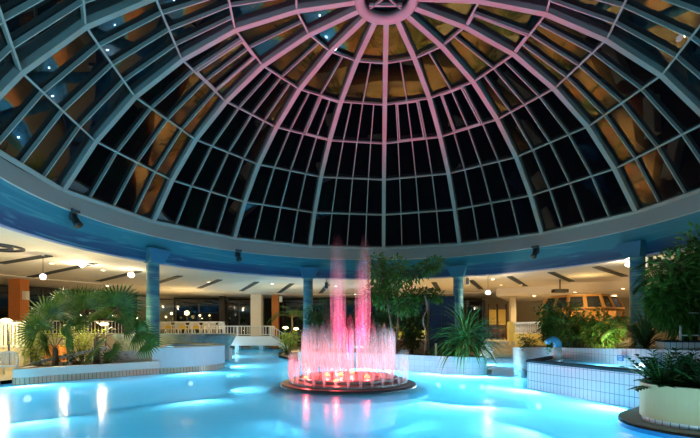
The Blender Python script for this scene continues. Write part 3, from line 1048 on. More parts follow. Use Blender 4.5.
for dx, dy, en, lab in ((2.4, 28.6, 3600, 'added amber ceiling spot over the floor behind the branching tree'), (4.2, 28.2, 4000, 'added amber ceiling spot over the floor behind the navy tower'),  # spots added so the dome glass reflects an orange-lit floor
                    (2.6, 31.6, 3600, 'added amber ceiling spot deep behind the branching tree'), (5.6, 31.0, 3600, 'added amber ceiling spot over the restaurant edge')):
    t = thing('ceiling_spot', lab, 'ceiling light', (dx, dy, ZC), group='added amber ceiling spots behind the island')
    mb = MB(); mb.lathe([(0.13, 0.0), (0.15, -0.03), (0.10, -0.04)], n=16); mb.build('bezel', M['white_metal'], t)
    mb = MB(); mb.lathe([(0.10, -0.035), (0.001, -0.04)], n=16); mb.build('diffuser', M['lamp_amber'], t)
    point_light('ceiling_spot_light', (dx, dy, ZC - 0.1), en, (1.0, 0.27, 0.02) if dx < 3 else (1.0, 0.70, 0.20), 0.07, radians(75), (dx, dy, 0), 0.5)


def pendant(x, y, z, r, m, label, ztop=ZC, energy=60, color=WARM, shade=False):
    t = thing('pendant_lamp', label, 'pendant lamp', (x, y, z))
    mb = MB()
    if shade:
        mb.lathe([(0.02, r * 1.0), (r * 0.8, r * 0.9), (r * 1.25, 0), (r * 1.0, -r * 0.5), (r * 0.45, -r * 0.8), (0.02, -r * 0.85)], n=18)
    else:
        mb.lathe([(max(0.001, r * sin(pi * i / 10)), r * cos(pi * i / 10)) for i in range(11)], n=18)
    mb.build('lamp_shade', M[m], t, True)
    mb = MB(); mb.tube([(0, 0, r * 0.9), (0, 0, ztop - z)], 0.012, 5); mb.build('cord', M['black'], t)
    mb = MB(); mb.lathe([(0.001, ztop - z - 0.06), (0.07, ztop - z - 0.05), (0.08, ztop - z)], n=12); mb.build('ceiling_rose', M['white_metal'], t)
    point_light('pendant_light', (x, y, z - r - 0.12), energy, color, 0.05)


pendant(*at(43, 18.5, py=276.5), 0.13, 'lamp_white', 'white glass globe pendant on a long cord above the fan palms', energy=80)
pendant(*at(82, 21.0, py=263.6), 0.17, 'lamp_warm', 'dazzling round pendant lamp close under the ceiling above the fan palms', energy=190)
pendant(*at(131, 23.0, py=275.0), 0.14, 'lamp_warm', 'small warm pendant lamp beside the column behind the fan palm', energy=80, shade=True)
pendant(*at(488, 25.0, py=292.5), 0.14, 'lamp_white', 'white shaded pendant lamp above the restaurant steps', energy=160, shade=True)
pendant(*at(628.5, 19.8, py=264.5), 0.12, 'lamp_warm', 'small warm pendant lamp beside the wide sea-striped column', energy=120, shade=True)

# terrace post lamps with globes
pl = None
for px, py, Y, r, en, lab in ((187, 313, 34.5, 0.19, 150, 'large amber globe lamp on a post behind the white chairs'), (171.5, 313.6, 34.0, 0.09, 30, 'small globe post lamp nearest the sea-striped column behind the chairs'),
                          (166, 317, 36.0, 0.08, 20, 'small low globe post lamp half behind the sea-striped column'),
                          (200, 315.5, 35.5, 0.08, 20, 'small globe post lamp second towards the bridge behind the chairs'), (209.5, 315.5, 36.5, 0.07, 20, 'small globe post lamp at the bridge end of the terrace')):
    x, y, z = at(px, Y, py=py)
    t = thing('post_lamp', lab, 'post lamp', (x, y, TC), group='globe post lamps on the terrace')
    mb = MB(); mb.tube([(0, 0, 0), (0, 0, z - TC - r * 0.8)], 0.03, 6); mb.build('post', M['black'], t)
    mb = MB(); mb.lathe([(0.16, 0), (0.15, 0.05), (0.03, 0.08)], n=14); mb.build('base', M['black'], t)
    mb = MB(); mb.lathe([(max(0.001, r * sin(pi * i / 8)), z - TC + r * cos(pi * i / 8)) for i in range(9)], n=14); mb.build('globe', M['lamp_post'], t, True)
    point_light('post_lamp_light', (x, y - r - 0.1, z), en, AMBER, 0.04)

# bulkhead lamps among the palms
for i, (px, py, Y, lab) in enumerate(((6, 320.5, 15.9, 'glowing bulkhead lamp on the slatted fence'), (68.5, 325.5, 18.6, 'glowing garden lamp on a post behind the fan palms'), (104, 324, 19.0, 'glowing garden lamp half hidden by the middle palm fronds'))):
    x, y, z = at(px, Y, py=py)
    t = thing('garden_lamp', lab, 'lamp', (x, y, z))
    mb = MB(); mb.lathe([(0.001, 0.09), (0.12, 0.06), (0.2, 0.0), (0.12, -0.06), (0.001, -0.08)], n=16); mb.build('lamp_glass', M['lamp_amber'], t, True)
    mb = MB(); mb.tube([(0, 0.12, 0), (0, 0.14, 0.42 - z)], 0.03, 6); mb.build('post', M['black'], t)
    point_light('garden_lamp_light', (x, y - 0.2, z - 0.2), (130, 150, 150)[i], (1.0, 0.82, 0.38), 0.11)
for px, py, Y, lab in ((285.5, 328, 33.0, 'bright yellow garden lamp among the plants beside the bridge stairs'), (296, 329, 33.0, 'second yellow garden lamp among the plants beside the bridge stairs')):
    x, y, z = at(px, Y, py=py)
    t = thing('garden_lamp', lab, 'lamp', (x, y, z))
    mb = MB(); mb.lathe([(0.001, 0.12), (0.16, 0.08), (0.24, 0.0), (0.001, -0.1)], n=14); mb.build('lamp_glass', M['lamp_amber'], t, True)
    mb = MB(); mb.tube([(0, 0.05, 0), (0, 0.05, ZD - z)], 0.03, 6); mb.build('post', M['black'], t)
    point_light('garden_lamp_light', (x, y - 0.3, z + 0.1), 90, (1.0, 0.74, 0.22), 0.04)

# ceiling slots
slots = [(15.2, -75.3, 19.6, -72.1, 'long dark ceiling slot at the far corner above the fence'), (15.3, -66.7, 24.2, -61.8, 'long dark ceiling slot behind the hanging globe lamps'),
         (15.9, -56.2, 22.9, -53.4, 'dark ceiling slot running behind the small warm pendant by the column'), (16.0, -47.1, 21.5, -45.2, 'dark ceiling slot just right of the column behind the fan palm'),
         (16.2, -37.6, 22.7, -35.8, 'blue-grey ceiling slot above the row of white chairs'), (16.1, -28.7, 23.3, -26.9, 'blue-grey ceiling slot above the bridge'),
         (16.1, -19.8, 23.8, -18.7, 'blue-grey ceiling slot above the orange pillar'), (16.0, -10.5, 23.2, -9.8, 'blue-grey ceiling slot between column and jets'),
         (15.0, 17.6, 21.7, 16.8, 'dark ceiling slot above the branching tree'), (14.7, 27.3, 21.2, 26.0, 'dark ceiling slot right of the navy tower column'),
         (14.1, 37.6, 20.7, 35.4, 'dark ceiling slot above the yellow balustrade'), (13.8, 47.9, 19.6, 45.1, 'dark ceiling slot above the snack kiosk'),
         (13.6, 58.3, 19.2, 54.8, 'dark ceiling slot between kiosk and wide column'), (13.7, 69.3, 16.4, 66.0, 'dark ceiling slot above the tall leafy tree')]
for r0, a0, r1, a1, lab in slots:
    t = thing('ceiling_slot', lab, 'ceiling slot', (0, 0, 0), group='dark slots in the cream ceiling')
    mb = MB(); mb.beam(ring(r0, a0, ZC - 0.035), ring(r1, a1, ZC - 0.035), 0.30, 0.04, (0, 0, 1)); mb.build('grille', M['slot'], t)
    mb = MB()
    for s in (-1, 1):
        d = Vector(ring(r1, a1, 0)) - Vector(ring(r0, a0, 0)); nn = Vector((-d.y, d.x, 0)).normalized() * 0.16 * s
        mb.beam(Vector(ring(r0, a0, ZC - 0.045)) + nn, Vector(ring(r1, a1, ZC - 0.045)) + nn, 0.03, 0.05, (0, 0, 1))
    mb.build('frame', M['fixture'], t)
x, y = ring(15.6, -83)
t = thing('ceiling_diffuser', 'round ringed ceiling air diffuser at the far corner', 'air diffuser', (x, y, ZC))
for r in (1.0, 0.62):
    mb = MB(); mb.lathe([(r, 0.0), (r, -0.06), (r - 0.14, -0.06), (r - 0.14, 0.0)], n=32); mb.build('ring', M['fixture'], t)

# spotlights on the frieze
for a, lab in ((-84.8, 'black spotlight on the frieze above the fan palms'), (-40.4, 'black spotlight on the frieze above the terrace chairs'),
               (3.9, 'black spotlight on the frieze above the branching tree'), (48.0, 'black spotlight on the frieze above the snack kiosk')):
    x, y = ring(11.84, a)
    t = thing('frieze_spotlight', lab, 'spotlight', (x, y, 6.0), -radians(a), 'black spotlights around the frieze')
    mb = MB(); mb.prism([(-0.19, -0.16), (0.19, -0.16), (0.16, 0.12), (-0.16, 0.12)], 0.20, 0.30); mb.build('mount', M['fixture'], t)
    mb = MB()
    for s in (-1, 1): mb.beam((s * 0.15, -0.05, 0.22), (s * 0.11, -0.1, -0.12), 0.05, 0.12, (0, 1, 0))
    mb.build('yoke', M['fixture'], t)
    mb = MB(); mb.tube([(0, -0.02, 0.12), (0, -0.08, -0.05), (-0.02, -0.22, -0.25), (-0.03, -0.26, -0.30)], [0.11, 0.13, 0.14, 0.16], 14); mb.build('lamp_housing', M['black'], t, True)

# loudspeakers hanging by the columns
for px, Y, py, lab in ((326.5, 27.4, 285.5, 'small white loudspeaker hanging beside the column by the jets'), (467, 26.2, 281.5, 'small white loudspeaker hanging beside the navy tower column'),
                       (649, 18.9, 261.5, 'white loudspeaker hanging beside the wide column by the leafy tree')):
    x, y, z = at(px, Y, py=py)
    t = thing('loudspeaker', lab, 'loudspeaker', (x, y, z))
    hh = 0.46
    mb = MB(); mb.box((0, 0, 0), (0.24, 0.2, hh)); mb.build('cabinet', M['white_metal'], t)
    mb = MB(); mb.box((0, -0.105, 0), (0.19, 0.012, hh - 0.06)); mb.build('speaker_grille', M['fixture'], t)
    mb = MB(); mb.tube([(0, 0, hh / 2 - 0.02), (0, 0.0, ZC - z)], 0.03, 6); mb.build('hanger', M['fixture'], t)
for px, Y, py, lab in ((280.8, 38.75, 299, 'white box loudspeaker on the orange pillar by the bridge stairs'), (25.8, 26.9, 295.5, 'white box loudspeaker on the orange pillar behind the fence')):
    x, y, z = at(px, Y, py=py)
    t = thing('loudspeaker', lab, 'loudspeaker', (x, y, z))
    mb = MB(); mb.box((0, 0, 0), (0.28, 0.25, 0.55)); mb.build('cabinet', M['white_metal'], t)
    mb = MB(); mb.box((0, -0.13, 0), (0.2, 0.012, 0.45)); mb.build('speaker_grille', M['plastic'], t)
    mb = MB(); mb.box((-0.14, 0.1, 0), (0.3, 0.1, 0.08)); mb.build('bracket', M['black'], t)

# underwater lamps
for x, y, wx, wy, lab in ((-10.05, 13.1, -10.35, 13.42, 'glowing underwater lamp at the pool end of the planter wall'), (-6.35, 17.0, -6.6, 17.3, 'glowing underwater lamp at the foot of the white tub'),
                     (-5.45, 20.0, -5.9, 19.9, 'glowing underwater lamp round the side of the white tub'), (0.5, 18.7, 0.6, 19.3, 'glowing underwater lamp in the island wall behind the fountain'),
                     (3.3, 16.6, 3.6, 16.9, 'glowing underwater lamp in the island wall beside the fountain'), (1.7, 18.2, 1.85, 18.45, 'added underwater lamp midway along the island wall'), (4.3, 16.1, 4.4, 16.4, 'added underwater lamp under the arching strap-leaf plant'), (5.0, 15.6, 5.1, 16.1, 'glowing underwater lamp at the island end'),  # mid-wall and strap-leaf lamps added to brighten the island wall
                     (5.2, 12.0, 5.5, 12.1, 'glowing underwater lamp at the far corner of the tiled basin wall'), (5.95, 9.4, 6.3, 9.5, 'glowing underwater lamp low in the tiled basin wall'),
                     (-2.1, 12.3, -1.45, 12.75, 'glowing underwater lamp on the near-tub side of the fountain base'), (2.1, 12.3, 1.35, 12.75, 'glowing underwater lamp on the basin side of the fountain base'),
                     (6.9, 21.0, 6.5, 20.9, 'glowing underwater lamp in the channel to the steps'), (-7.4, 27, -8.5, 26.9, 'glowing underwater lamp by the teal basin'),
                     (-8.2, 34.5, -11.9, 34.5, 'glowing underwater lamp before the footbridge'), (-13.0, 9.5, -13.4, 9.5, 'glowing underwater lamp in the side wall out by the deck'),
                     (-12.6, 6.0, -13.2, 6.0, 'glowing underwater lamp in the side wall near the viewer'), (-8.0, 3.0, -8.0, 2.45, 'first added underwater lamp in the wall under the viewer'), (-4.5, 3.0, -4.5, 2.42, 'second added underwater lamp in the wall under the viewer'), (-1.2, 3.0, -1.2, 2.42, 'third added underwater lamp in the wall under the viewer'), (5.0, 3.0, 5.0, 2.42, 'last added underwater lamp in the wall under the viewer'),  # unseen lamps under the viewer added to raise the overall pool glow
                     (2.0, 3.0, 2.0, 2.42, 'fourth added underwater lamp in the wall under the viewer'), (-1.2, 25.5, -2.9, 25.5, None)):
    if lab is None: continue
    z = -0.45
    d = Vector((x - wx, y - wy, 0)).normalized()
    t = thing('underwater_lamp', lab, 'underwater lamp', (wx, wy, z), atan2(d.y, d.x) - pi / 2, 'lit underwater lamps around the pool')
    mb = MB(); mb.tube([(0, -0.02, 0), (0, 0.05, 0)], 0.13, 16); mb.build('housing', M['steel'], t)
    mb = MB(); mb.tube([(0, 0.05, 0), (0, 0.06, 0)], 0.10, 16); mb.build('lens', M['lamp_pool'], t)
    q = (wx + d.x * 0.14, wy + d.y * 0.14, z)
    point_light('underwater_light', q, E_POOL, COOL, 0.12, radians(174), (q[0] + d.x, q[1] + d.y, z - 0.06), 0.5)
point_light('tub_light', (TUB[0], TUB[1], 0.8), 40, COOL, 0.15)
point_light('basin_light', (6.85, 11.3, 0.66), 30, COOL, 0.08)

# ------------------------------------------------------------------ tiled basin on the far bank, with its curved back wall
t = thing('tiled_basin', 'white tiled raised basin wall with a dark overflow rim along the pool', 'raised basin', (0, 0, 0))
bf = [(6.9, 14.5), (5.34, 12.6), (6.40, 9.15), (6.62, 8.4)]
mb = MB(); mb.wallstrip([(6.62, 8.4), (6.40, 9.15), (5.34, 12.6), (6.9, 14.5)][::-1], 0.30, -0.12, 0.78)
mb.build('tiled_wall', M['white_tile'], t)
mb = MB(); mb.wallstrip([(6.92, 14.55), (5.31, 12.62), (6.37, 9.15), (6.6, 8.4)], 0.36, 0.78, 0.85)
mb.build('overflow_rim', M['dark_rim'], t)
bw = [(10.3, 26.4, .70), (8.6, 22, .84), (7.65, 18, 1.0), (7.05, 14.6, 1.14), (7.12, 12.9, 1.19), (7.5, 11.3, 1.24), (8.0, 10.3, 1.26), (8.8, 9.3, 1.26)]
bw = smooth_path(bw, 4)
mb = MB()
s = 0
inner = [p[:2] for p in bw]; outr = offset(inner, 0.25)
for i in range(len(bw) - 1):
    a, b = bw[i], bw[i + 1]; l = hypot(b[0] - a[0], b[1] - a[1])
    oa, ob = outr[i], outr[i + 1]
    mb.face([(b[0], b[1], -0.1), (a[0], a[1], -0.1), (a[0], a[1], a[2]), (b[0], b[1], b[2])], [(s + l, -0.1), (s, -0.1), (s, a[2]), (s + l, b[2])])
    mb.face([(a[0], a[1], a[2]), (oa[0], oa[1], a[2]), (ob[0], ob[1], b[2]), (b[0], b[1], b[2])], [(s, a[2]), (s, a[2] + .1), (s + l, b[2] + .1), (s + l, b[2])])
    mb.face([(oa[0], oa[1], -0.1), (ob[0], ob[1], -0.1), (ob[0], ob[1], b[2]), (oa[0], oa[1], a[2])])
    s += l
mb.build('back_wall', M['white_tile_small'], t)
bq = [(6.9, 14.4), (5.5, 12.55), (6.6, 9.15), (6.8, 8.4), (9.0, 9.0), (8.1, 10.3), (7.6, 11.3), (7.2, 12.9), (7.1, 14.4)]
mb = MB(); mb.flat(bq, 0.80); mb.build('basin_water', M['water_basin'], t)
mb = MB(); mb.flat(bq, 0.35); mb.build('basin_floor', M['pool_floor'], t)

t = thing('sign', 'small blue square notice on the white tiled back wall', 'sign', (*at(620.5, 11.35), 0.99))
mb = MB(); mb.box((0.0, 0, 0), (0.17, 0.03, 0.15), -0.35 * pi); mb.build('panel', M['sign'], t)
mb = MB()
for i in range(3): mb.box((-0.012, -0.012, 0.04 - i * 0.04), (0.11 - 0.02 * i, 0.02, 0.012), -0.35 * pi)
mb.build('marking', M['white_metal'], t)

t = thing('neck_shower', 'white neck shower post with curved blue spout on the basin rim', 'water spout', (*at(557.3, 13.0), 0.85))
mb = MB(); mb.tube([(0, 0, -0.06), (0, 0, 0.36)], [0.13, 0.125], 20); mb.build('post', M['white_metal'], t, True)
mb = MB(); mb.tube([(0.02, 0, 0.36), (0.01, 0, 0.48), (-0.06, -0.02, 0.58), (-0.18, -0.05, 0.62), (-0.30, -0.09, 0.58), (-0.36, -0.12, 0.50)], [0.125, 0.12, 0.105, 0.09, 0.085, 0.085], 16); mb.build('spout', M['spout_blue'], t, True)
mb = MB(); mb.lathe([(0.2, -0.07), (0.2, -0.02), (0.13, 0.0)], n=20); mb.build('base_flange', M['steel'], t)

# stepped tiled block with a white rail, beside the tall tree
t = thing('tiled_block', 'stepped white tiled block with dark caps under the tall leafy tree', 'tiled block', (0, 0, 0))
bx, by = at(664.5, 10.6)
mb = MB(); mb.prism([(bx, by), (bx + 1.6, by - 0.6), (bx + 2.1, by + 0.4), (bx + 0.5, by + 1.0)], 0.5, 1.44); mb.build('upper_step', M['white_tile'], t)
mb = MB(); mb.prism([(bx - 0.25, by - 0.02), (bx + 0.35, by - 0.25), (bx + 0.4, by - 0.12), (bx - 0.2, by + 0.2)], 0.5, 1.18); mb.build('lower_step', M['white_tile'], t)
mb = MB(); mb.prism([(bx - 0.02, by - 0.02), (bx + 1.62, by - 0.63), (bx + 2.12, by + 0.4), (bx + 0.48, by + 1.02)], 1.44, 1.48); mb.build('cap', M['dark_rim'], t)
t = thing('handrail', 'white tubular handrail standing on the stepped tiled block', 'handrail', (0, 0, 0))
for i in range(3):
    hx, hy = bx + 0.42 + i * 0.4, by + 0.02 - i * 0.15
    mb = MB(); mb.box((hx, hy, 1.83), (0.035, 0.035, 0.72)); mb.build('post', M['white_metal'], t)
for z in (1.6, 2.16):
    mb = MB(); mb.beam((bx + 0.42, by + 0.02, z), (bx + 1.22, by - 0.28, z), 0.03, 0.03, (0, 0, 1)); mb.build('rail', M['white_metal'], t)

# yellow planter tub with its tiled foot and blue-rimmed ledge
t = thing('yellow_planter', 'large rounded yellow plaster planter at the pool edge with tiled foot', 'planter', (0, 0, 0))
mb = MB(); mb.ribbon(yp, 0.20, 0.80, True); mb.flat(yp, 0.80, hole=offset(yp, 0.14)); mb.ribbon(offset(yp, 0.14)[::-1], 0.6, 0.80, True)
mb.build('plaster_wall', M['yellow_plaster'], t)
yf = offset(yp, 0.03)
mb = MB(); mb.ribbon(yf, -0.1, 0.21, True); mb.build('tile_foot', M['white_tile'], t)
mb = MB(); mb.flat(offset(yp, 0.1), 0.70); mb.build('soil', M['soil'], t)
lg = [p for p in offset(yp, -0.34)]
lgi = [p for p in offset(yp, -0.30)]
t = thing('planter_ledge', 'brown stone ledge with a glazed blue rim around the yellow planter', 'ledge', (0, 0, 0))
mb = MB(); mb.prism(lgi, -0.5, 0.035); mb.build('ledge_top', M['brown_ledge'], t)
mb = MB(); mb.ribbon(lg, -0.5, 0.07, True); mb.flat(lg, 0.07, hole=offset(lg, 0.10)); mb.ribbon(offset(lg, 0.10)[::-1], 0.0, 0.07, True); mb.build('rim', M['blue_rim'], t)

# planted bed behind the basin
bed = [(7.4, 14.6), (7.45, 12.9), (7.85, 11.4), (8.4, 10.4), (9.2, 9.4), (13.5, 8.0), (18.5, 14), (15.5, 21.5), (11.6, 25.6), (10.6, 25.6), (8.95, 22), (8.0, 18)]
mb = MB(); mb.prism(bed, 0.0, 0.82)
struct('floor_bed', mb, M['soil'], label='dark soil bed behind the tiled basin', cat='planting bed')

# ------------------------------------------------------------------ restaurant
t = thing('balustrade', 'curved yellow balustrade wall with white balusters by the restaurant steps', 'balustrade', (0, 0, 0))
bp = smooth_path([(*at(511, 27.6),), (*at(520, 27.0),), (*at(535, 25.9),), (*at(553, 24.4),), (*at(572, 22.8),)], 5)
mb = MB(); mb.wallstrip(bp, 0.25, 0.05, 1.52); mb.build('wall', M['yellow_paint'], t)
mb = MB(); mb.wallstrip(offset(bp, -0.03), 0.31, 2.16, 2.26); mb.build('top_rail', M['white_metal'], t)
n = 0
tot = len(bp) - 1
for i in range(28):
    f = (i + 0.5) / 28 * tot; k = int(f); f -= k
    p = [bp[k][j] + (bp[k + 1][j] - bp[k][j]) * f for j in (0, 1)]
    dx, dy = bp[k + 1][0] - bp[k][0], bp[k + 1][1] - bp[k][1]; l = hypot(dx, dy)
    p = (p[0] - dy / l * 0.12, p[1] + dx / l * 0.12)
    mb = MB(); mb.lathe([(0.06, 1.52), (0.06, 1.58), (0.03, 1.66), (0.065, 1.80), (0.05, 1.92), (0.028, 2.04), (0.06, 2.12), (0.06, 2.16)], p, 10)
    mb.build('baluster', M['white_metal'], t, True)
mb = MB(); mb.box((*at(511.5, 27.65), 1.15), (0.42, 0.42, 2.3)); mb.build('end_post', M['yellow_paint'], t)

# yellow lit recess with a dark opening at the head of the steps
t = thing('yellow_screen', 'bright yellow wall panels at the head of the restaurant steps', 'wall panel', (*at(497.5, 36.0), 1.0))
for x, wd, z0, z1 in ((-0.42, 0.62, 1.2, 2.5), (0.38, 0.62, 1.2, 2.5), (1.35, 0.5, 0.9, 2.6)):
    mb = MB(); mb.box((x, 0, (z0 + z1) / 2), (wd, 0.08, z1 - z0)); mb.build('panel', M['yellow_paint'], t)
for x in (-0.75, -0.02, 0.75):
    mb = MB(); mb.box((x, 0.06, 1.5), (0.08, 0.1, 3.0)); mb.build('post', M['dark_wood'], t)
x, y = at(512.5, 34)
mb = MB(); mb.box((x, y, 2.7), (0.42, 0.42, 3.4)); struct('pillar', mb, M['cream_wall'], label='yellow pillar behind the end of the balustrade', cat='pillar')
for px, Y, lab in ((501, 30.8, 'amber soffit spot over the dark chairs at the head of the steps'), (521, 30.5, 'amber soffit spot over the end of the yellow balustrade')):
    x, y = at(px, Y)
    zz = ZC - 0.005 if hypot(x - CX, y - CY) < 21.6 or math.degrees(atan2(x - CX, y - CY)) < 29 else ZS - 0.01
    t = thing('ceiling_spot', lab, 'ceiling light', (x, y, zz), group='amber spots over the restaurant')
    mb = MB(); mb.lathe([(0.13, 0.0), (0.15, -0.03), (0.10, -0.04)], n=16); mb.build('bezel', M['white_metal'], t)
    mb = MB(); mb.lathe([(0.10, -0.035), (0.001, -0.04)], n=16); mb.build('diffuser', M['lamp_amber'], t)
    point_light('ceiling_spot_light', (x, y, zz - 0.12), 420, AMBER, 0.06, radians(155), (x, y, 0), 0.8)

cd = thing('dining_chair', 'dark wooden restaurant chair nearest the head of the steps', 'chair', (*at(497, 32.0), 1.0), 0.3)
chair_parts(cd, 'dark_wood')
for px, Y, rz, lab in ((502.5, 32.6, -0.4, 'dark wooden restaurant chair in the middle of the head of the steps'), (508, 31.8, 0.2, 'dark wooden restaurant chair closest to the yellow balustrade post')):
    copy_thing(cd, (*at(px, Y), 1.0), rz, lab)['group'] = 'dark chairs at the head of the steps'
t = thing('dining_table', 'dark round restaurant table among the dark chairs', 'table', (*at(503, 33.8), 1.0))
mb = MB(); mb.lathe([(0.001, 0.75), (0.5, 0.75), (0.5, 0.71), (0.001, 0.70)], n=20); mb.build('tabletop', M['wood'], t)
mb = MB(); mb.tube([(0, 0, 0), (0, 0, 0.71)], 0.05); mb.build('pedestal', M['black'], t)
mb = MB()
mb.box((0, 0, 0.35), (0.8, 0.05, 0.6))
t = thing('deck_chair', 'striped folding deck chair leaning beside the restaurant steps', 'chair', (*at(485.5, 23.0), 0.12), 0.4)
for s in (-1, 1):
    mb = MB(); mb.beam((s * 0.32, -0.35, 0.0), (s * 0.32, 0.35, 1.15), 0.05, 0.04, (0, -1, 0.5)); mb.build('side_rail', M['white_metal'], t)
    mb = MB(); mb.beam((s * 0.28, 0.3, 0.0), (s * 0.28, -0.35, 0.55), 0.05, 0.04, (0, 1, 0.5)); mb.build('leg', M['white_metal'], t)
for i in range(4):
    mb = MB(); x = -0.225 + 0.15 * i
    mb.beam((x, -0.30, 0.12), (x, 0.33, 1.10), 0.10, 0.012, (0, -1, 0.6)); mb.build('slat', M['plastic'], t)

# snack kiosk with slanted windows
KX, KY, KZ = 15.0, 26.8, 1.0
t = thing('snack_kiosk', 'amber wooden snack kiosk with a band of slanted dark windows', 'kiosk', (KX, KY, KZ), -0.35)
bot = [(-2.45, 1.2), (-1.05, -0.6), (1.0, -0.6), (2.45, 1.0)]
topp = [(-2.05, 1.25), (-0.92, -0.15), (0.88, -0.15), (2.02, 1.05)]
zb, zt = 2.12, 2.92
for i in range(3):
    for h in range(2):
        def lp(P, f, i=i): return (P[i][0] + (P[i + 1][0] - P[i][0]) * f, P[i][1] + (P[i + 1][1] - P[i][1]) * f)
        f0, f1 = h / 2 + 0.03, h / 2 + 0.47
        a, b, c, d = (*lp(bot, f0), zb), (*lp(bot, f1), zb), (*lp(topp, f1), zt), (*lp(topp, f0), zt)
        mb = MB(); mb.face([a, b, c, d]); wp = mb.build('window_pane', M['kiosk_glass'], t)
        mb = MB()
        for p, q in ((a, b), (b, c), (c, d), (d, a)): mb.beam(p, q, 0.09, 0.07, (0, -1, 0.3))
        mb.build('window_frame', M['wood'], wp)
mb = MB(); mb.prism(topp + [(2.0, 2.2), (-2.0, 2.2)], zt, zt + 0.12); mb.build('roof', M['wood'], t)
mb = MB(); mb.wallstrip(bot, 0.16, zb - 0.16, zb - 0.03); mb.build('lintel', M['wood'], t)
for i, (x, y) in enumerate(bot + [(-0.1, -0.55)]):
    mb = MB(); mb.box((x * 0.97, y + 0.1, 1.05), (0.14, 0.14, 2.0)); mb.build('post', M['wood'], t)
mb = MB(); mb.prism([(-2.3, 1.1), (-1.0, -0.5), (0.95, -0.5), (2.3, 0.9), (2.1, 1.2), (0.85, -0.05), (-0.9, -0.05), (-2.05, 1.3)], 0.0, 1.0); mb.build('counter', M['yellow_paint'], t)
mb = MB(); mb.box((0, 2.1, 1.45), (4.4, 0.12, 2.9)); mb.build('back_panel', M['wood'], t)
for z in (1.25, 1.65):
    mb = MB(); mb.box((-0.9, 1.95, z), (2.0, 0.3, 0.05)); mb.build('shelf', M['dark_wood'], t)
mb = MB(); mb.box((-0.25, 0.6, 1.35), (0.42, 0.3, 1.1)); mb.build('cream_cabinet', M['yellow_paint'], t)
kr = Matrix.Rotation(-0.35, 4, 'Z')
point_light('kiosk_light', Vector((KX, KY, KZ)) + kr @ Vector((0.2, 0.9, 1.9)), 100, AMBER, 0.1)
point_light('kiosk_light', Vector((KX, KY, KZ)) + kr @ Vector((0.0, -1.4, 3.0)), 70, AMBER, 0.1)
bottle0 = None
cols_b = ['spout_blue', 'orange', 'white_metal', 'yellow_paint', 'dark_wood']
words_b = ['blue', 'orange', 'white', 'yellow', 'dark brown']
k = 0
for zi, z in enumerate((1.275, 1.675)):
    for i in range(5):
        p = Vector((KX, KY, KZ)) + kr @ Vector((-1.7 + i * 0.4, 1.95, z))
        mb = MB(); mb.lathe([(0.001, 0), (0.07, 0), (0.07, 0.17), (0.03, 0.23), (0.03, 0.28), (0.001, 0.28)], n=10)
        o = mb.build('bottle', M[cols_b[i]], None, True, p)
        tag(o, '%s bottle standing on the %s kiosk shelf' % (words_b[i], ('lower', 'upper')[zi]), 'bottle', 'bottles on the kiosk shelves')

t = thing('projector', 'dark box projector fixed under the ceiling over the kiosk', 'projector', at(560, 27.5, py=291.0))
mb = MB(); mb.box((0, 0, 0), (0.9, 0.5, 0.22)); mb.build('housing', M['black'], t)
mb = MB(); mb.tube([(0, 0, 0.1), (0, 0, ZC - at(560, 27.5, py=291.0)[2])], 0.04, 6); mb.build('mount', M['black'], t)


# ------------------------------------------------------------------ plants
def leaf(mb, base, d, nrm, L, wd, droop=0.0):
    """one folded leaf blade"""
    d = d.normalized(); s = d.cross(nrm)
    if s.length < 1e-4: s = d.cross(Vector((1, 0, 0)))
    s.normalize()
    m1 = base + d * L * 0.45 + Vector((0, 0, -droop * L * 0.15))
    tip = base + d * L + Vector((0, 0, -droop * L * 0.6))
    n2 = s.cross(d).normalized() * wd * 0.18
    mb.face([base, m1 + s * wd / 2 + n2, tip, m1])
    mb.face([base, m1, tip, m1 - s * wd / 2 + n2])


def rv(r, zmin=-1.0):
    while True:
        v = Vector((r.uniform(-1, 1), r.uniform(-1, 1), r.uniform(-1, 1)))
        if 0.1 < v.length < 1 and v.z > zmin: return v


def shrub(name, label, base, h, rad, n, L, m, seed, stems=5, cat='shrub', group=None, z0=0.15, thin=False):
    """twigs spreading from the base, leaves clustered along and at the ends of them"""
    r = random.Random(seed)
    t = thing(name, label, cat, base, 0, group)
    st = MB(); fo = MB()
    twigs = []
    for i in range(stems):
        a = 2 * pi * i / stems + r.uniform(-0.4, 0.4)
        lean = r.uniform(0.25, 0.95) * rad
        tip = Vector((lean * cos(a), lean * sin(a), h * r.uniform(0.7, 1.0)))
        mid = Vector((tip.x * 0.35, tip.y * 0.35, tip.z * 0.5))
        pts = smooth_path([(0.04 * cos(a), 0.04 * sin(a), -0.05), tuple(mid), tuple(tip)], 4)
        st.tube(pts, [max(0.006, 0.03 * (1 - k / len(pts))) for k in range(len(pts))], 5)
        for k in range(3, len(pts)):
            twigs.append(Vector(pts[k]))
            for q in range(2):
                e = Vector(pts[k]) + Vector((r.uniform(-1, 1), r.uniform(-1, 1), r.uniform(-0.5, 0.6))) * rad * 0.45
                if e.z > h * z0:
                    st.tube([pts[k], tuple(e)], [0.008, 0.004], 4); twigs.append(e)
    for i in range(n):
        tw = r.choice(twigs)
        p = tw + rv(r) * rad * (0.22 if thin else 0.34)
        if p.z < h * z0 * 0.5: p.z = h * z0 * 0.5 + r.random() * 0.1
        d = (p - tw) + Vector((p.x, p.y, 0)) * 0.3 + Vector((0, 0, r.uniform(-0.2, 0.25))) * rad
        leaf(fo, p, d, Vector((r.uniform(-0.6, 0.6), r.uniform(-0.6, 0.6), 1)), L * r.uniform(0.7, 1.25), L * 0.38, r.uniform(0.1, 0.6))
    st.build('stem', M['bark'], t)
    fo.build('foliage', M[m], t)
    return t


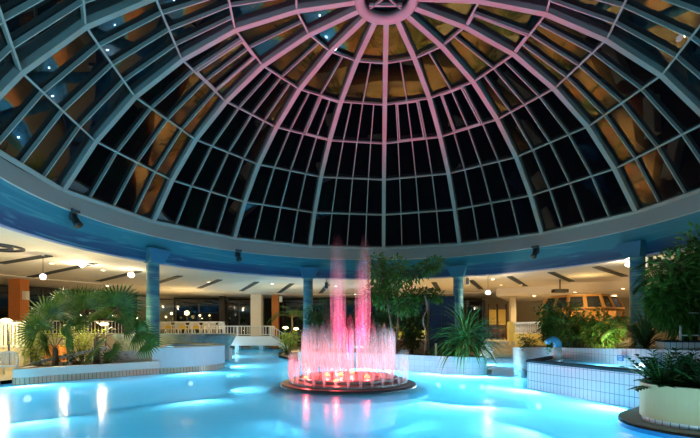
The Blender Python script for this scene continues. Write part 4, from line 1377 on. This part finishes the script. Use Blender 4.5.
def strap_plant(name, label, base, L, n, m, seed, wd=0.06, cat='plant', upright=0.5, stem_h=0.2, group=None, droop=0.20):
    """long arching strap leaves from a short stem"""
    r = random.Random(seed)
    t = thing(name, label, cat, base, 0, group)
    mb = MB(); mb.tube([(0, 0, -0.03), (0, 0, stem_h)], [0.07, 0.05], 7); mb.build('stem', M['bark'], t)
    fo = MB()
    for i in range(n):
        a = r.uniform(0, 2 * pi); e = r.uniform(upright - 0.5, upright + 0.75)
        l = L * r.uniform(0.7, 1.1)
        d = Vector((cos(a) * cos(e), sin(a) * cos(e), sin(e)))
        p = Vector((0, 0, stem_h * r.uniform(0.5, 1.0)))
        side = Vector((-sin(a), cos(a), 0))
        rows = []
        for k in range(7):
            f = k / 6
            ww = wd * (0.6 + 1.6 * f * (1 - f) * 1.6) * (1 - f ** 3) + 0.003
            rows.append([p - side * ww / 2, p + Vector((0, 0, -ww * 0.2)), p + side * ww / 2])
            d = (d + Vector((0, 0, -droop - 0.08 * f))).normalized()
            p = p + d * l / 6
        fo.grid(rows)
    fo.build('leaf_blade', M[m], t)
    return t


def fan_frond(t, crown, hub, R, m, r, n=26, span=122):
    R = R * 1.32
    """fan palm leaf: stalk from the crown to the hub, then a pleated fan of blades"""
    crown, hub = Vector(crown), Vector(hub)
    ax = (hub - crown).normalized()
    mid = crown.lerp(hub, 0.5) + Vector((0, 0, 0.12 * (hub - crown).length))
    mb = MB(); mb.tube(smooth_path([tuple(crown), tuple(mid), tuple(hub)], 4), 0.014, 5)
    side = ax.cross(Vector((r.uniform(-0.35, 0.35), -1, r.uniform(0.0, 0.5))))
    if side.length < 0.2: side = Vector((1, 0, 0))
    side.normalize()
    nrm = side.cross(ax).normalized()
    fo = MB()
    for i in range(n):
        th = radians(-span + 2 * span * (i + 0.5) / n)
        d = ax * cos(th) + side * sin(th)
        l = R * (1.0 - 0.25 * abs(th) / radians(span)) * r.uniform(0.92, 1.05)
        w2 = R * 2 * radians(span) / n * 0.25
        s = d.cross(nrm).normalized()
        b = hub
        m1 = hub + d * l * 0.46 + nrm * 0.02
        q = hub + d * l * 0.78 + Vector((0, 0, -0.05 * l))
        tip = hub + d * l + Vector((0, 0, -0.13 * l * r.uniform(0.4, 1.5)))
        fold = nrm * w2 * 0.5
        fo.face([b, m1 + s * w2, m1 + fold]); fo.face([b, m1 + fold, m1 - s * w2])
        fo.face([m1 + s * w2, q + s * w2 * 0.55, q + fold * 0.5, m1 + fold]); fo.face([m1 + fold, q + fold * 0.5, q - s * w2 * 0.55, m1 - s * w2])
        fo.face([q + s * w2 * 0.55, tip, q + fold * 0.5]); fo.face([q + fold * 0.5, tip, q - s * w2 * 0.55])
    fr = fo.build('frond', M[m], t)
    mb.build('stalk', M['bark'], fr)


def fan_palm(label, px, Y, z0, crown_py, hubs, seed, m='fan_leaf'):
    r = random.Random(seed)
    x, y = at(px, Y)
    cz = EYE + (330 - crown_py) / 418.5 * Y
    t = thing('fan_palm', label, 'palm', (x, y, z0))
    mb = MB(); mb.tube([(0, 0, -0.03), (0.03, 0, (cz - z0) * 0.5), (0, 0, cz - z0)], [0.13, 0.10, 0.08], 9); mb.build('trunk', M['bark'], t)
    for hx, hy, dY, Rpx in hubs:
        Yh = Y + dY
        p = Vector(at(hx, Yh, py=hy)) - Vector((x, y, z0))
        fan_frond(t, (0, 0, cz - z0 - 0.05), p, Rpx / 418.5 * Yh, m, r)
    return t


fan_palm('tall fan palm with broad dark fronds in the white planter before the column', 96, 16.2, 0.41, 338,
         [(82, 309, 0.2, 24), (118, 307, 0.0, 24), (137, 332, -0.3, 19), (146, 343, -0.7, 16), (95, 349, -0.8, 18), (124, 326, 0.6, 15), (112, 350, -0.5, 12), (101, 318, 0.9, 18)], 11)
fan_palm('lower fan palm with yellow-green fronds at the end of the white planter', 55, 15.6, 0.41, 348,
         [(47, 318, 0.2, 23), (63, 313, 0.5, 21), (38, 331, -0.1, 19), (47, 344, -0.5, 16), (66, 338, -0.5, 17), (74, 326, 0.6, 16)], 12)
fan_palm('fan palm at the rear whose fronds top the others against the ceiling', 70, 18.0, 0.41, 326,
         [(62, 303, 0.3, 17), (98, 302, 0.2, 17)], 13)
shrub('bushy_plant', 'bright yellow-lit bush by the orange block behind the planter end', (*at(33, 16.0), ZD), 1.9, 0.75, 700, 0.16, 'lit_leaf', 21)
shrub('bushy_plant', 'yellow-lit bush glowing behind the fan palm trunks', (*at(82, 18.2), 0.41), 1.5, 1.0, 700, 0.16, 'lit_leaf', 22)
shrub('bushy_plant', 'low dark red-brown plant at the foot of the tall fan palm', (*at(78, 15.9), 0.41), 0.5, 0.6, 260, 0.14, 'dark_leaf', 23)
shrub('bushy_plant', 'low dark plant beside the dividing wall at the palm foot', (*at(106, 16.2), 0.41), 0.42, 0.5, 240, 0.14, 'dark_leaf', 24)


def feather_palm(label, base, h, n, L, m, seed, lean=None, leaflet=0.32, cat='palm'):
    r = random.Random(seed)
    t = thing('feather_palm', label, cat, base)
    mb = MB(); mb.tube([(0, 0, -0.03), (0.05, 0, h * 0.5), (0, 0, h)], [0.10, 0.08, 0.06], 8); mb.build('trunk', M['bark'], t)
    for i in range(n):
        a = 2 * pi * i / n + r.uniform(-0.25, 0.25) if lean is None else lean[i % len(lean)] + r.uniform(-0.2, 0.2)
        e = r.uniform(0.55, 1.2)
        d = Vector((cos(a) * cos(e), sin(a) * cos(e), sin(e)))
        p = Vector((0, 0, h)); pts = [p.copy()]
        l = L * r.uniform(0.8, 1.1)
        side = Vector((-sin(a), cos(a), 0))
        fo = MB(); K = 14
        for k in range(K):
            d = (d + Vector((0, 0, -0.11 - 0.05 * k / K))).normalized()
            p = p + d * l / K; pts.append(p.copy())
            if k > 1:
                for s in (-1, 1):
                    for q in (0, 0.5):
                        ll = leaflet * (1.15 - 0.8 * abs(k / K - 0.45))
                        leaf(fo, p - d * l / K * q, side * s + d * 0.7 + Vector((0, 0, r.uniform(-0.1, 0.15))), Vector((0, 0, 1)), ll, 0.045, 0.5)
        fr = fo.build('frond', M[m], t)
        mb = MB(); mb.tube(pts, [0.018 * (1 - 0.8 * k / K) for k in range(K + 1)], 5); mb.build('rachis', M['bark'], fr)
    return t


feather_palm('feathery palm standing behind the bridge stairs by the orange pillar', (*at(292, 34.5), ZD), 2.6, 12, 2.3, 'fan_leaf', 31, leaflet=0.5)
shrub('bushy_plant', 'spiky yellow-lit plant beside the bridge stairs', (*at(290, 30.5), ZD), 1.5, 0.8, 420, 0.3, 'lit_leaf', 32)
strap_plant('spiky_plant', 'dark spiky plant at the waterline beside the bridge stairs', (*at(287, 27.5), ZD), 1.3, 46, 'fan_leaf', 33, 0.07)

# island planting
IZ = ISL_TOP - 0.1
shrub('leafy_shrub', 'dark leafy shrub behind the jets at the column foot', (*at(322, 22.5), IZ), 2.5, 0.9, 1300, 0.26, 'tree_leaf', 41, 8)
shrub('leafy_shrub', 'dark leafy shrub directly behind the fountain jets', (*at(345, 21.8), IZ), 2.0, 1.0, 1200, 0.26, 'tree_leaf', 42)
shrub('leafy_shrub', 'dark shrub at the foot of the branching tree', (*at(378, 20.5), IZ), 2.2, 0.9, 1300, 0.24, 'tree_leaf', 43)
shrub('leafy_shrub', 'dark shrub filling the gap between tree and navy tower', (*at(412, 20.6), IZ), 2.0, 0.8, 1200, 0.24, 'tree_leaf', 44)


def branch_tree(label, base, limbs, seed, m, nl, L):
    r = random.Random(seed)
    t = thing('branching_tree', label, 'tree', base)
    B = Vector(base)
    fo = MB(); st = MB()
    for pts, rad, cluster in limbs:
        P = [Vector(p) - B for p in pts]
        sp = smooth_path([tuple(p) for p in P], 5)
        st.tube(sp, [max(0.012, rad * (1 - 0.75 * k / len(sp))) for k in range(len(sp))], 6)
        start = int(len(sp) * cluster[0])
        for k in range(start, len(sp)):
            c = Vector(sp[k])
            for q in range(int(nl / max(1, len(sp) - start))):
                o = rv(r) * cluster[1]
                if r.random() < 0.12: st.tube([tuple(c), tuple(c + o * 0.8)], [0.01, 0.004], 4)
                leaf(fo, c + o, o + Vector((0, 0, r.uniform(-0.3, 0.2))) * cluster[1], Vector((r.uniform(-.6, .6), r.uniform(-.6, .6), 1)), L * r.uniform(0.7, 1.3), L * 0.40, r.uniform(0.2, 0.7))
    st.build('trunk', M['bark'], t); fo.build('foliage', M[m], t)
    return t


def pp(px, py, Y): return at(px, Y, py=py)


Yt = 18.9
tb = (*at(394, Yt), IZ)
branch_tree('slender branching tree with dark leaves and bare stems rising from the island', tb, [
    ([(tb[0], tb[1], IZ - 0.03), pp(391, 325, Yt), pp(387, 300, Yt), pp(380, 275, Yt), pp(374, 262, Yt)], 0.07, (0.55, 0.50)),
    ([(tb[0], tb[1], IZ), pp(398, 320, Yt), pp(396, 295, Yt - 0.3), pp(402, 275, Yt - 0.4), pp(396, 266, Yt - 0.5)], 0.06, (0.55, 0.45)),
    ([pp(397, 300, Yt), pp(409, 288, Yt - 0.2), pp(415, 274, Yt - 0.2), pp(428, 266, Yt - 0.3), pp(437, 263, Yt - 0.3)], 0.04, (0.45, 0.28)),
    ([pp(396, 305, Yt), pp(408, 296, Yt + 0.3), pp(424, 294, Yt + 0.4), pp(438, 296, Yt + 0.4)], 0.035, (0.4, 0.24)),
    ([pp(390, 305, Yt), pp(380, 296, Yt + 0.3), pp(372, 292, Yt + 0.3)], 0.035, (0.3, 0.42)),
    ([pp(394, 300, Yt), pp(389, 284, Yt + 0.4), pp(385, 268, Yt + 0.5)], 0.04, (0.3, 0.48)),
    ([pp(396, 310, Yt), pp(404, 302, Yt - 0.4), pp(410, 305, Yt - 0.4)], 0.03, (0.2, 0.42)),
], 45, 'shrub_leaf', 420, 0.24)
t = thing('bare_stem', 'pale twisting bare stem rising beside the branching tree', 'tree stem', (*at(424, 18.7), IZ))
mb = MB(); b0 = Vector((*at(424, 18.7), IZ))
mb.tube([tuple(Vector(p) - b0) for p in smooth_path([(*at(424, 18.7), IZ - 0.03), pp(426, 335, 18.7), pp(423, 320, 18.7), pp(427, 308, 18.7), pp(425, 296, 18.7)], 5)], 0.035, 7)
mb.build('stem', M['brown_ledge'], t)
for i, (x, y, h) in enumerate(((1.6, 28.3, 1.2), (3.6, 29.6, 1.4), (5.0, 27.6, 1.1))):  # palms added as dark silhouettes for the dome glass to reflect
    feather_palm(('added feathery palm behind the fountain, a silhouette for the dome reflections', 'added feathery palm behind the branching tree, a silhouette for the dome reflections', 'added feathery palm behind the navy tower, a silhouette for the dome reflections')[i], (x, y, ZD if i < 2 else 0.12), h, 10, 1.5, 'fan_leaf', 70 + i, leaflet=0.4)
strap_plant('dragon_plant', 'large arching strap-leaf plant hanging over the island wall end', (*at(466, 16.95), IZ), 2.0, 190, 'strap_leaf', 46, 0.06, upright=0.75, stem_h=0.8, droop=0.30)
strap_plant('dragon_plant', 'taller dark strap-leaf plant behind the arching one', (*at(478, 19.5), ZD), 1.6, 80, 'tree_leaf', 47, 0.08, upright=1.0, stem_h=1.2)

# bed behind the tiled basin
BZ = 0.82
for px, Y, h, rad, n, L, m, lab in ((548, 19.5, 2.0, 0.62, 1300, 0.20, 'shrub_leaf', 'round dark-green bush hiding the end of the yellow balustrade'),
                                    (562, 18.5, 2.1, 0.7, 1200, 0.19, 'shrub_leaf', 'tall dark bush behind the neck shower'),
                                    (572, 17.0, 1.5, 0.7, 1100, 0.19, 'shrub_leaf', 'medium bush before the snack kiosk counter'),
                                    (590, 16.0, 1.6, 0.65, 1000, 0.18, 'shrub_leaf', 'light-green bush before the middle of the kiosk'),
                                    (609, 15.5, 1.4, 0.65, 1000, 0.18, 'shrub_leaf', 'yellow-lit bush near the blue notice'),
                                    (560, 14.6, 0.55, 0.5, 360, 0.12, 'shrub_leaf', 'low ground plant just behind the neck shower'),
                                    (528, 18.6, 0.6, 0.5, 300, 0.13, 'shrub_leaf', 'low leafy plant at the far end of the tiled wall'),
                                    (578, 13.8, 0.6, 0.5, 360, 0.12, 'dark_leaf', 'low dark plant on the bed above the basin')):
    shrub('leafy_bush', lab, (*at(px, Y), BZ), h, rad, n, L, m, int(px), 6, 'bush')
for i, (x, y) in enumerate(((8.35, 13.7), (9.3, 14.6), (10.4, 12.6))):  # hidden lamps added to light the bushes from the front
    t = thing('added_spike_lamp', ('added spike lamp at the front of the bed behind the neck shower', 'added spike lamp under the bushes before the kiosk', 'added spike lamp under the bushes near the notice')[i], 'added garden lamp', (x, y, BZ))
    mb = MB(); mb.tube([(0, 0, -0.02), (0, 0, 0.16)], 0.012, 6); mb.build('spike', M['black'], t)
    mb = MB(); mb.tube([(0, -0.05, 0.16), (0, 0.05, 0.21)], [0.03, 0.055], 12); mb.build('lamp_housing', M['black'], t)
    mb = MB(); mb.tube([(0, 0.05, 0.21), (0, 0.055, 0.2125)], 0.045, 12); mb.build('lens', M['lamp_warm'], t)
    point_light('added_spike_light', (x, y + 0.07, BZ + 0.23), 130, (1.0, 0.86, 0.45), 0.05, radians(140), (x + 0.6, y + 1.6, BZ + 1.0), 0.6)
feather_palm('small feathery palm between the bushes and the wide column', (*at(630, 14.0), BZ), 0.9, 12, 1.25, 'shrub_leaf', 51)
strap_plant('drooping_plant', 'drooping strap-leaf plant hanging over the tiled wall near the notice', (*at(646, 12.6), BZ), 1.3, 90, 'tree_leaf', 52, 0.05, upright=0.8, stem_h=0.5)
feather_palm('tall feathery palm arching over the stepped tiled block', (*at(690, 11.8), BZ), 2.35, 16, 1.8, 'tree_leaf', 53, leaflet=0.4)
tb = (*at(682, 11.2), BZ)
Yr = 10.9
branch_tree('dense tall leafy tree at the pool edge beside the wide column', tb, [
    ([(tb[0], tb[1], BZ - 0.03), pp(682, 325, Yr), pp(680, 300, Yr), pp(676, 280, Yr), pp(672, 268, Yr)], 0.06, (0.3, 0.55)),
    ([(tb[0], tb[1], BZ), pp(690, 320, Yr), pp(698, 290, Yr), pp(702, 262, Yr), pp(703, 245, Yr)], 0.06, (0.3, 0.60)),
    ([pp(682, 322, Yr), pp(670, 310, Yr), pp(664, 300, Yr), pp(662, 290, Yr)], 0.04, (0.2, 0.34)),
    ([pp(684, 326, Yr), pp(698, 308, Yr), pp(712, 296, Yr)], 0.04, (0.2, 0.48)),
    ([pp(680, 318, Yr), pp(669, 312, Yr), pp(662, 308, Yr)], 0.04, (0.3, 0.26)),
    ([pp(690, 300, Yr), pp(712, 270, Yr), pp(725, 250, Yr)], 0.05, (0.1, 0.7)),
], 54, 'shrub_leaf', 1100, 0.22)

# glossy dark plants in the yellow planter
for i, (x, y, h, rad, lab) in enumerate(((5.62, 7.55, 0.72, 0.42, 'glossy dark-leaved plant at the rounded end of the yellow planter'), (6.05, 7.1, 0.68, 0.42, 'glossy dark-leaved plant second along the yellow planter'),
                                         (6.6, 6.75, 0.72, 0.45, 'glossy dark-leaved plant third along the yellow planter'), (6.3, 7.8, 0.75, 0.5, 'taller glossy dark-leaved plant at the back of the yellow planter'),
                                         (7.2, 7.4, 0.8, 0.55, 'glossy dark-leaved plant deep inside the yellow planter'))):
    r = random.Random(60 + i)
    t = thing('glossy_plant', lab, 'plant', (x, y, 0.70), 0, 'glossy dark plants in the yellow planter')
    fo = MB(); st = MB()
    for k in range(34):
        a = r.uniform(0, 2 * pi); e = r.uniform(0.3, 1.35)
        d = Vector((cos(a) * cos(e), sin(a) * cos(e), sin(e))); p = Vector((0, 0, -0.02)); pts = [p.copy()]
        l = h * r.uniform(0.7, 1.05)
        sd = Vector((-sin(a), cos(a), 0))
        for j in range(9):
            d = (d + Vector((0, 0, -0.06))).normalized(); p = p + d * l / 9; pts.append(p.copy())
            if j > 1:
                for s in (-1, 1): leaf(fo, p, sd * s + d * 0.8, Vector((0, 0, 1)) + d * 0.2, 0.16, 0.075, 0.2)
        st.tube(pts, 0.009, 5)
    st.build('stem', M['shrub_leaf'], t); fo.build('foliage', M['dark_leaf'], t)
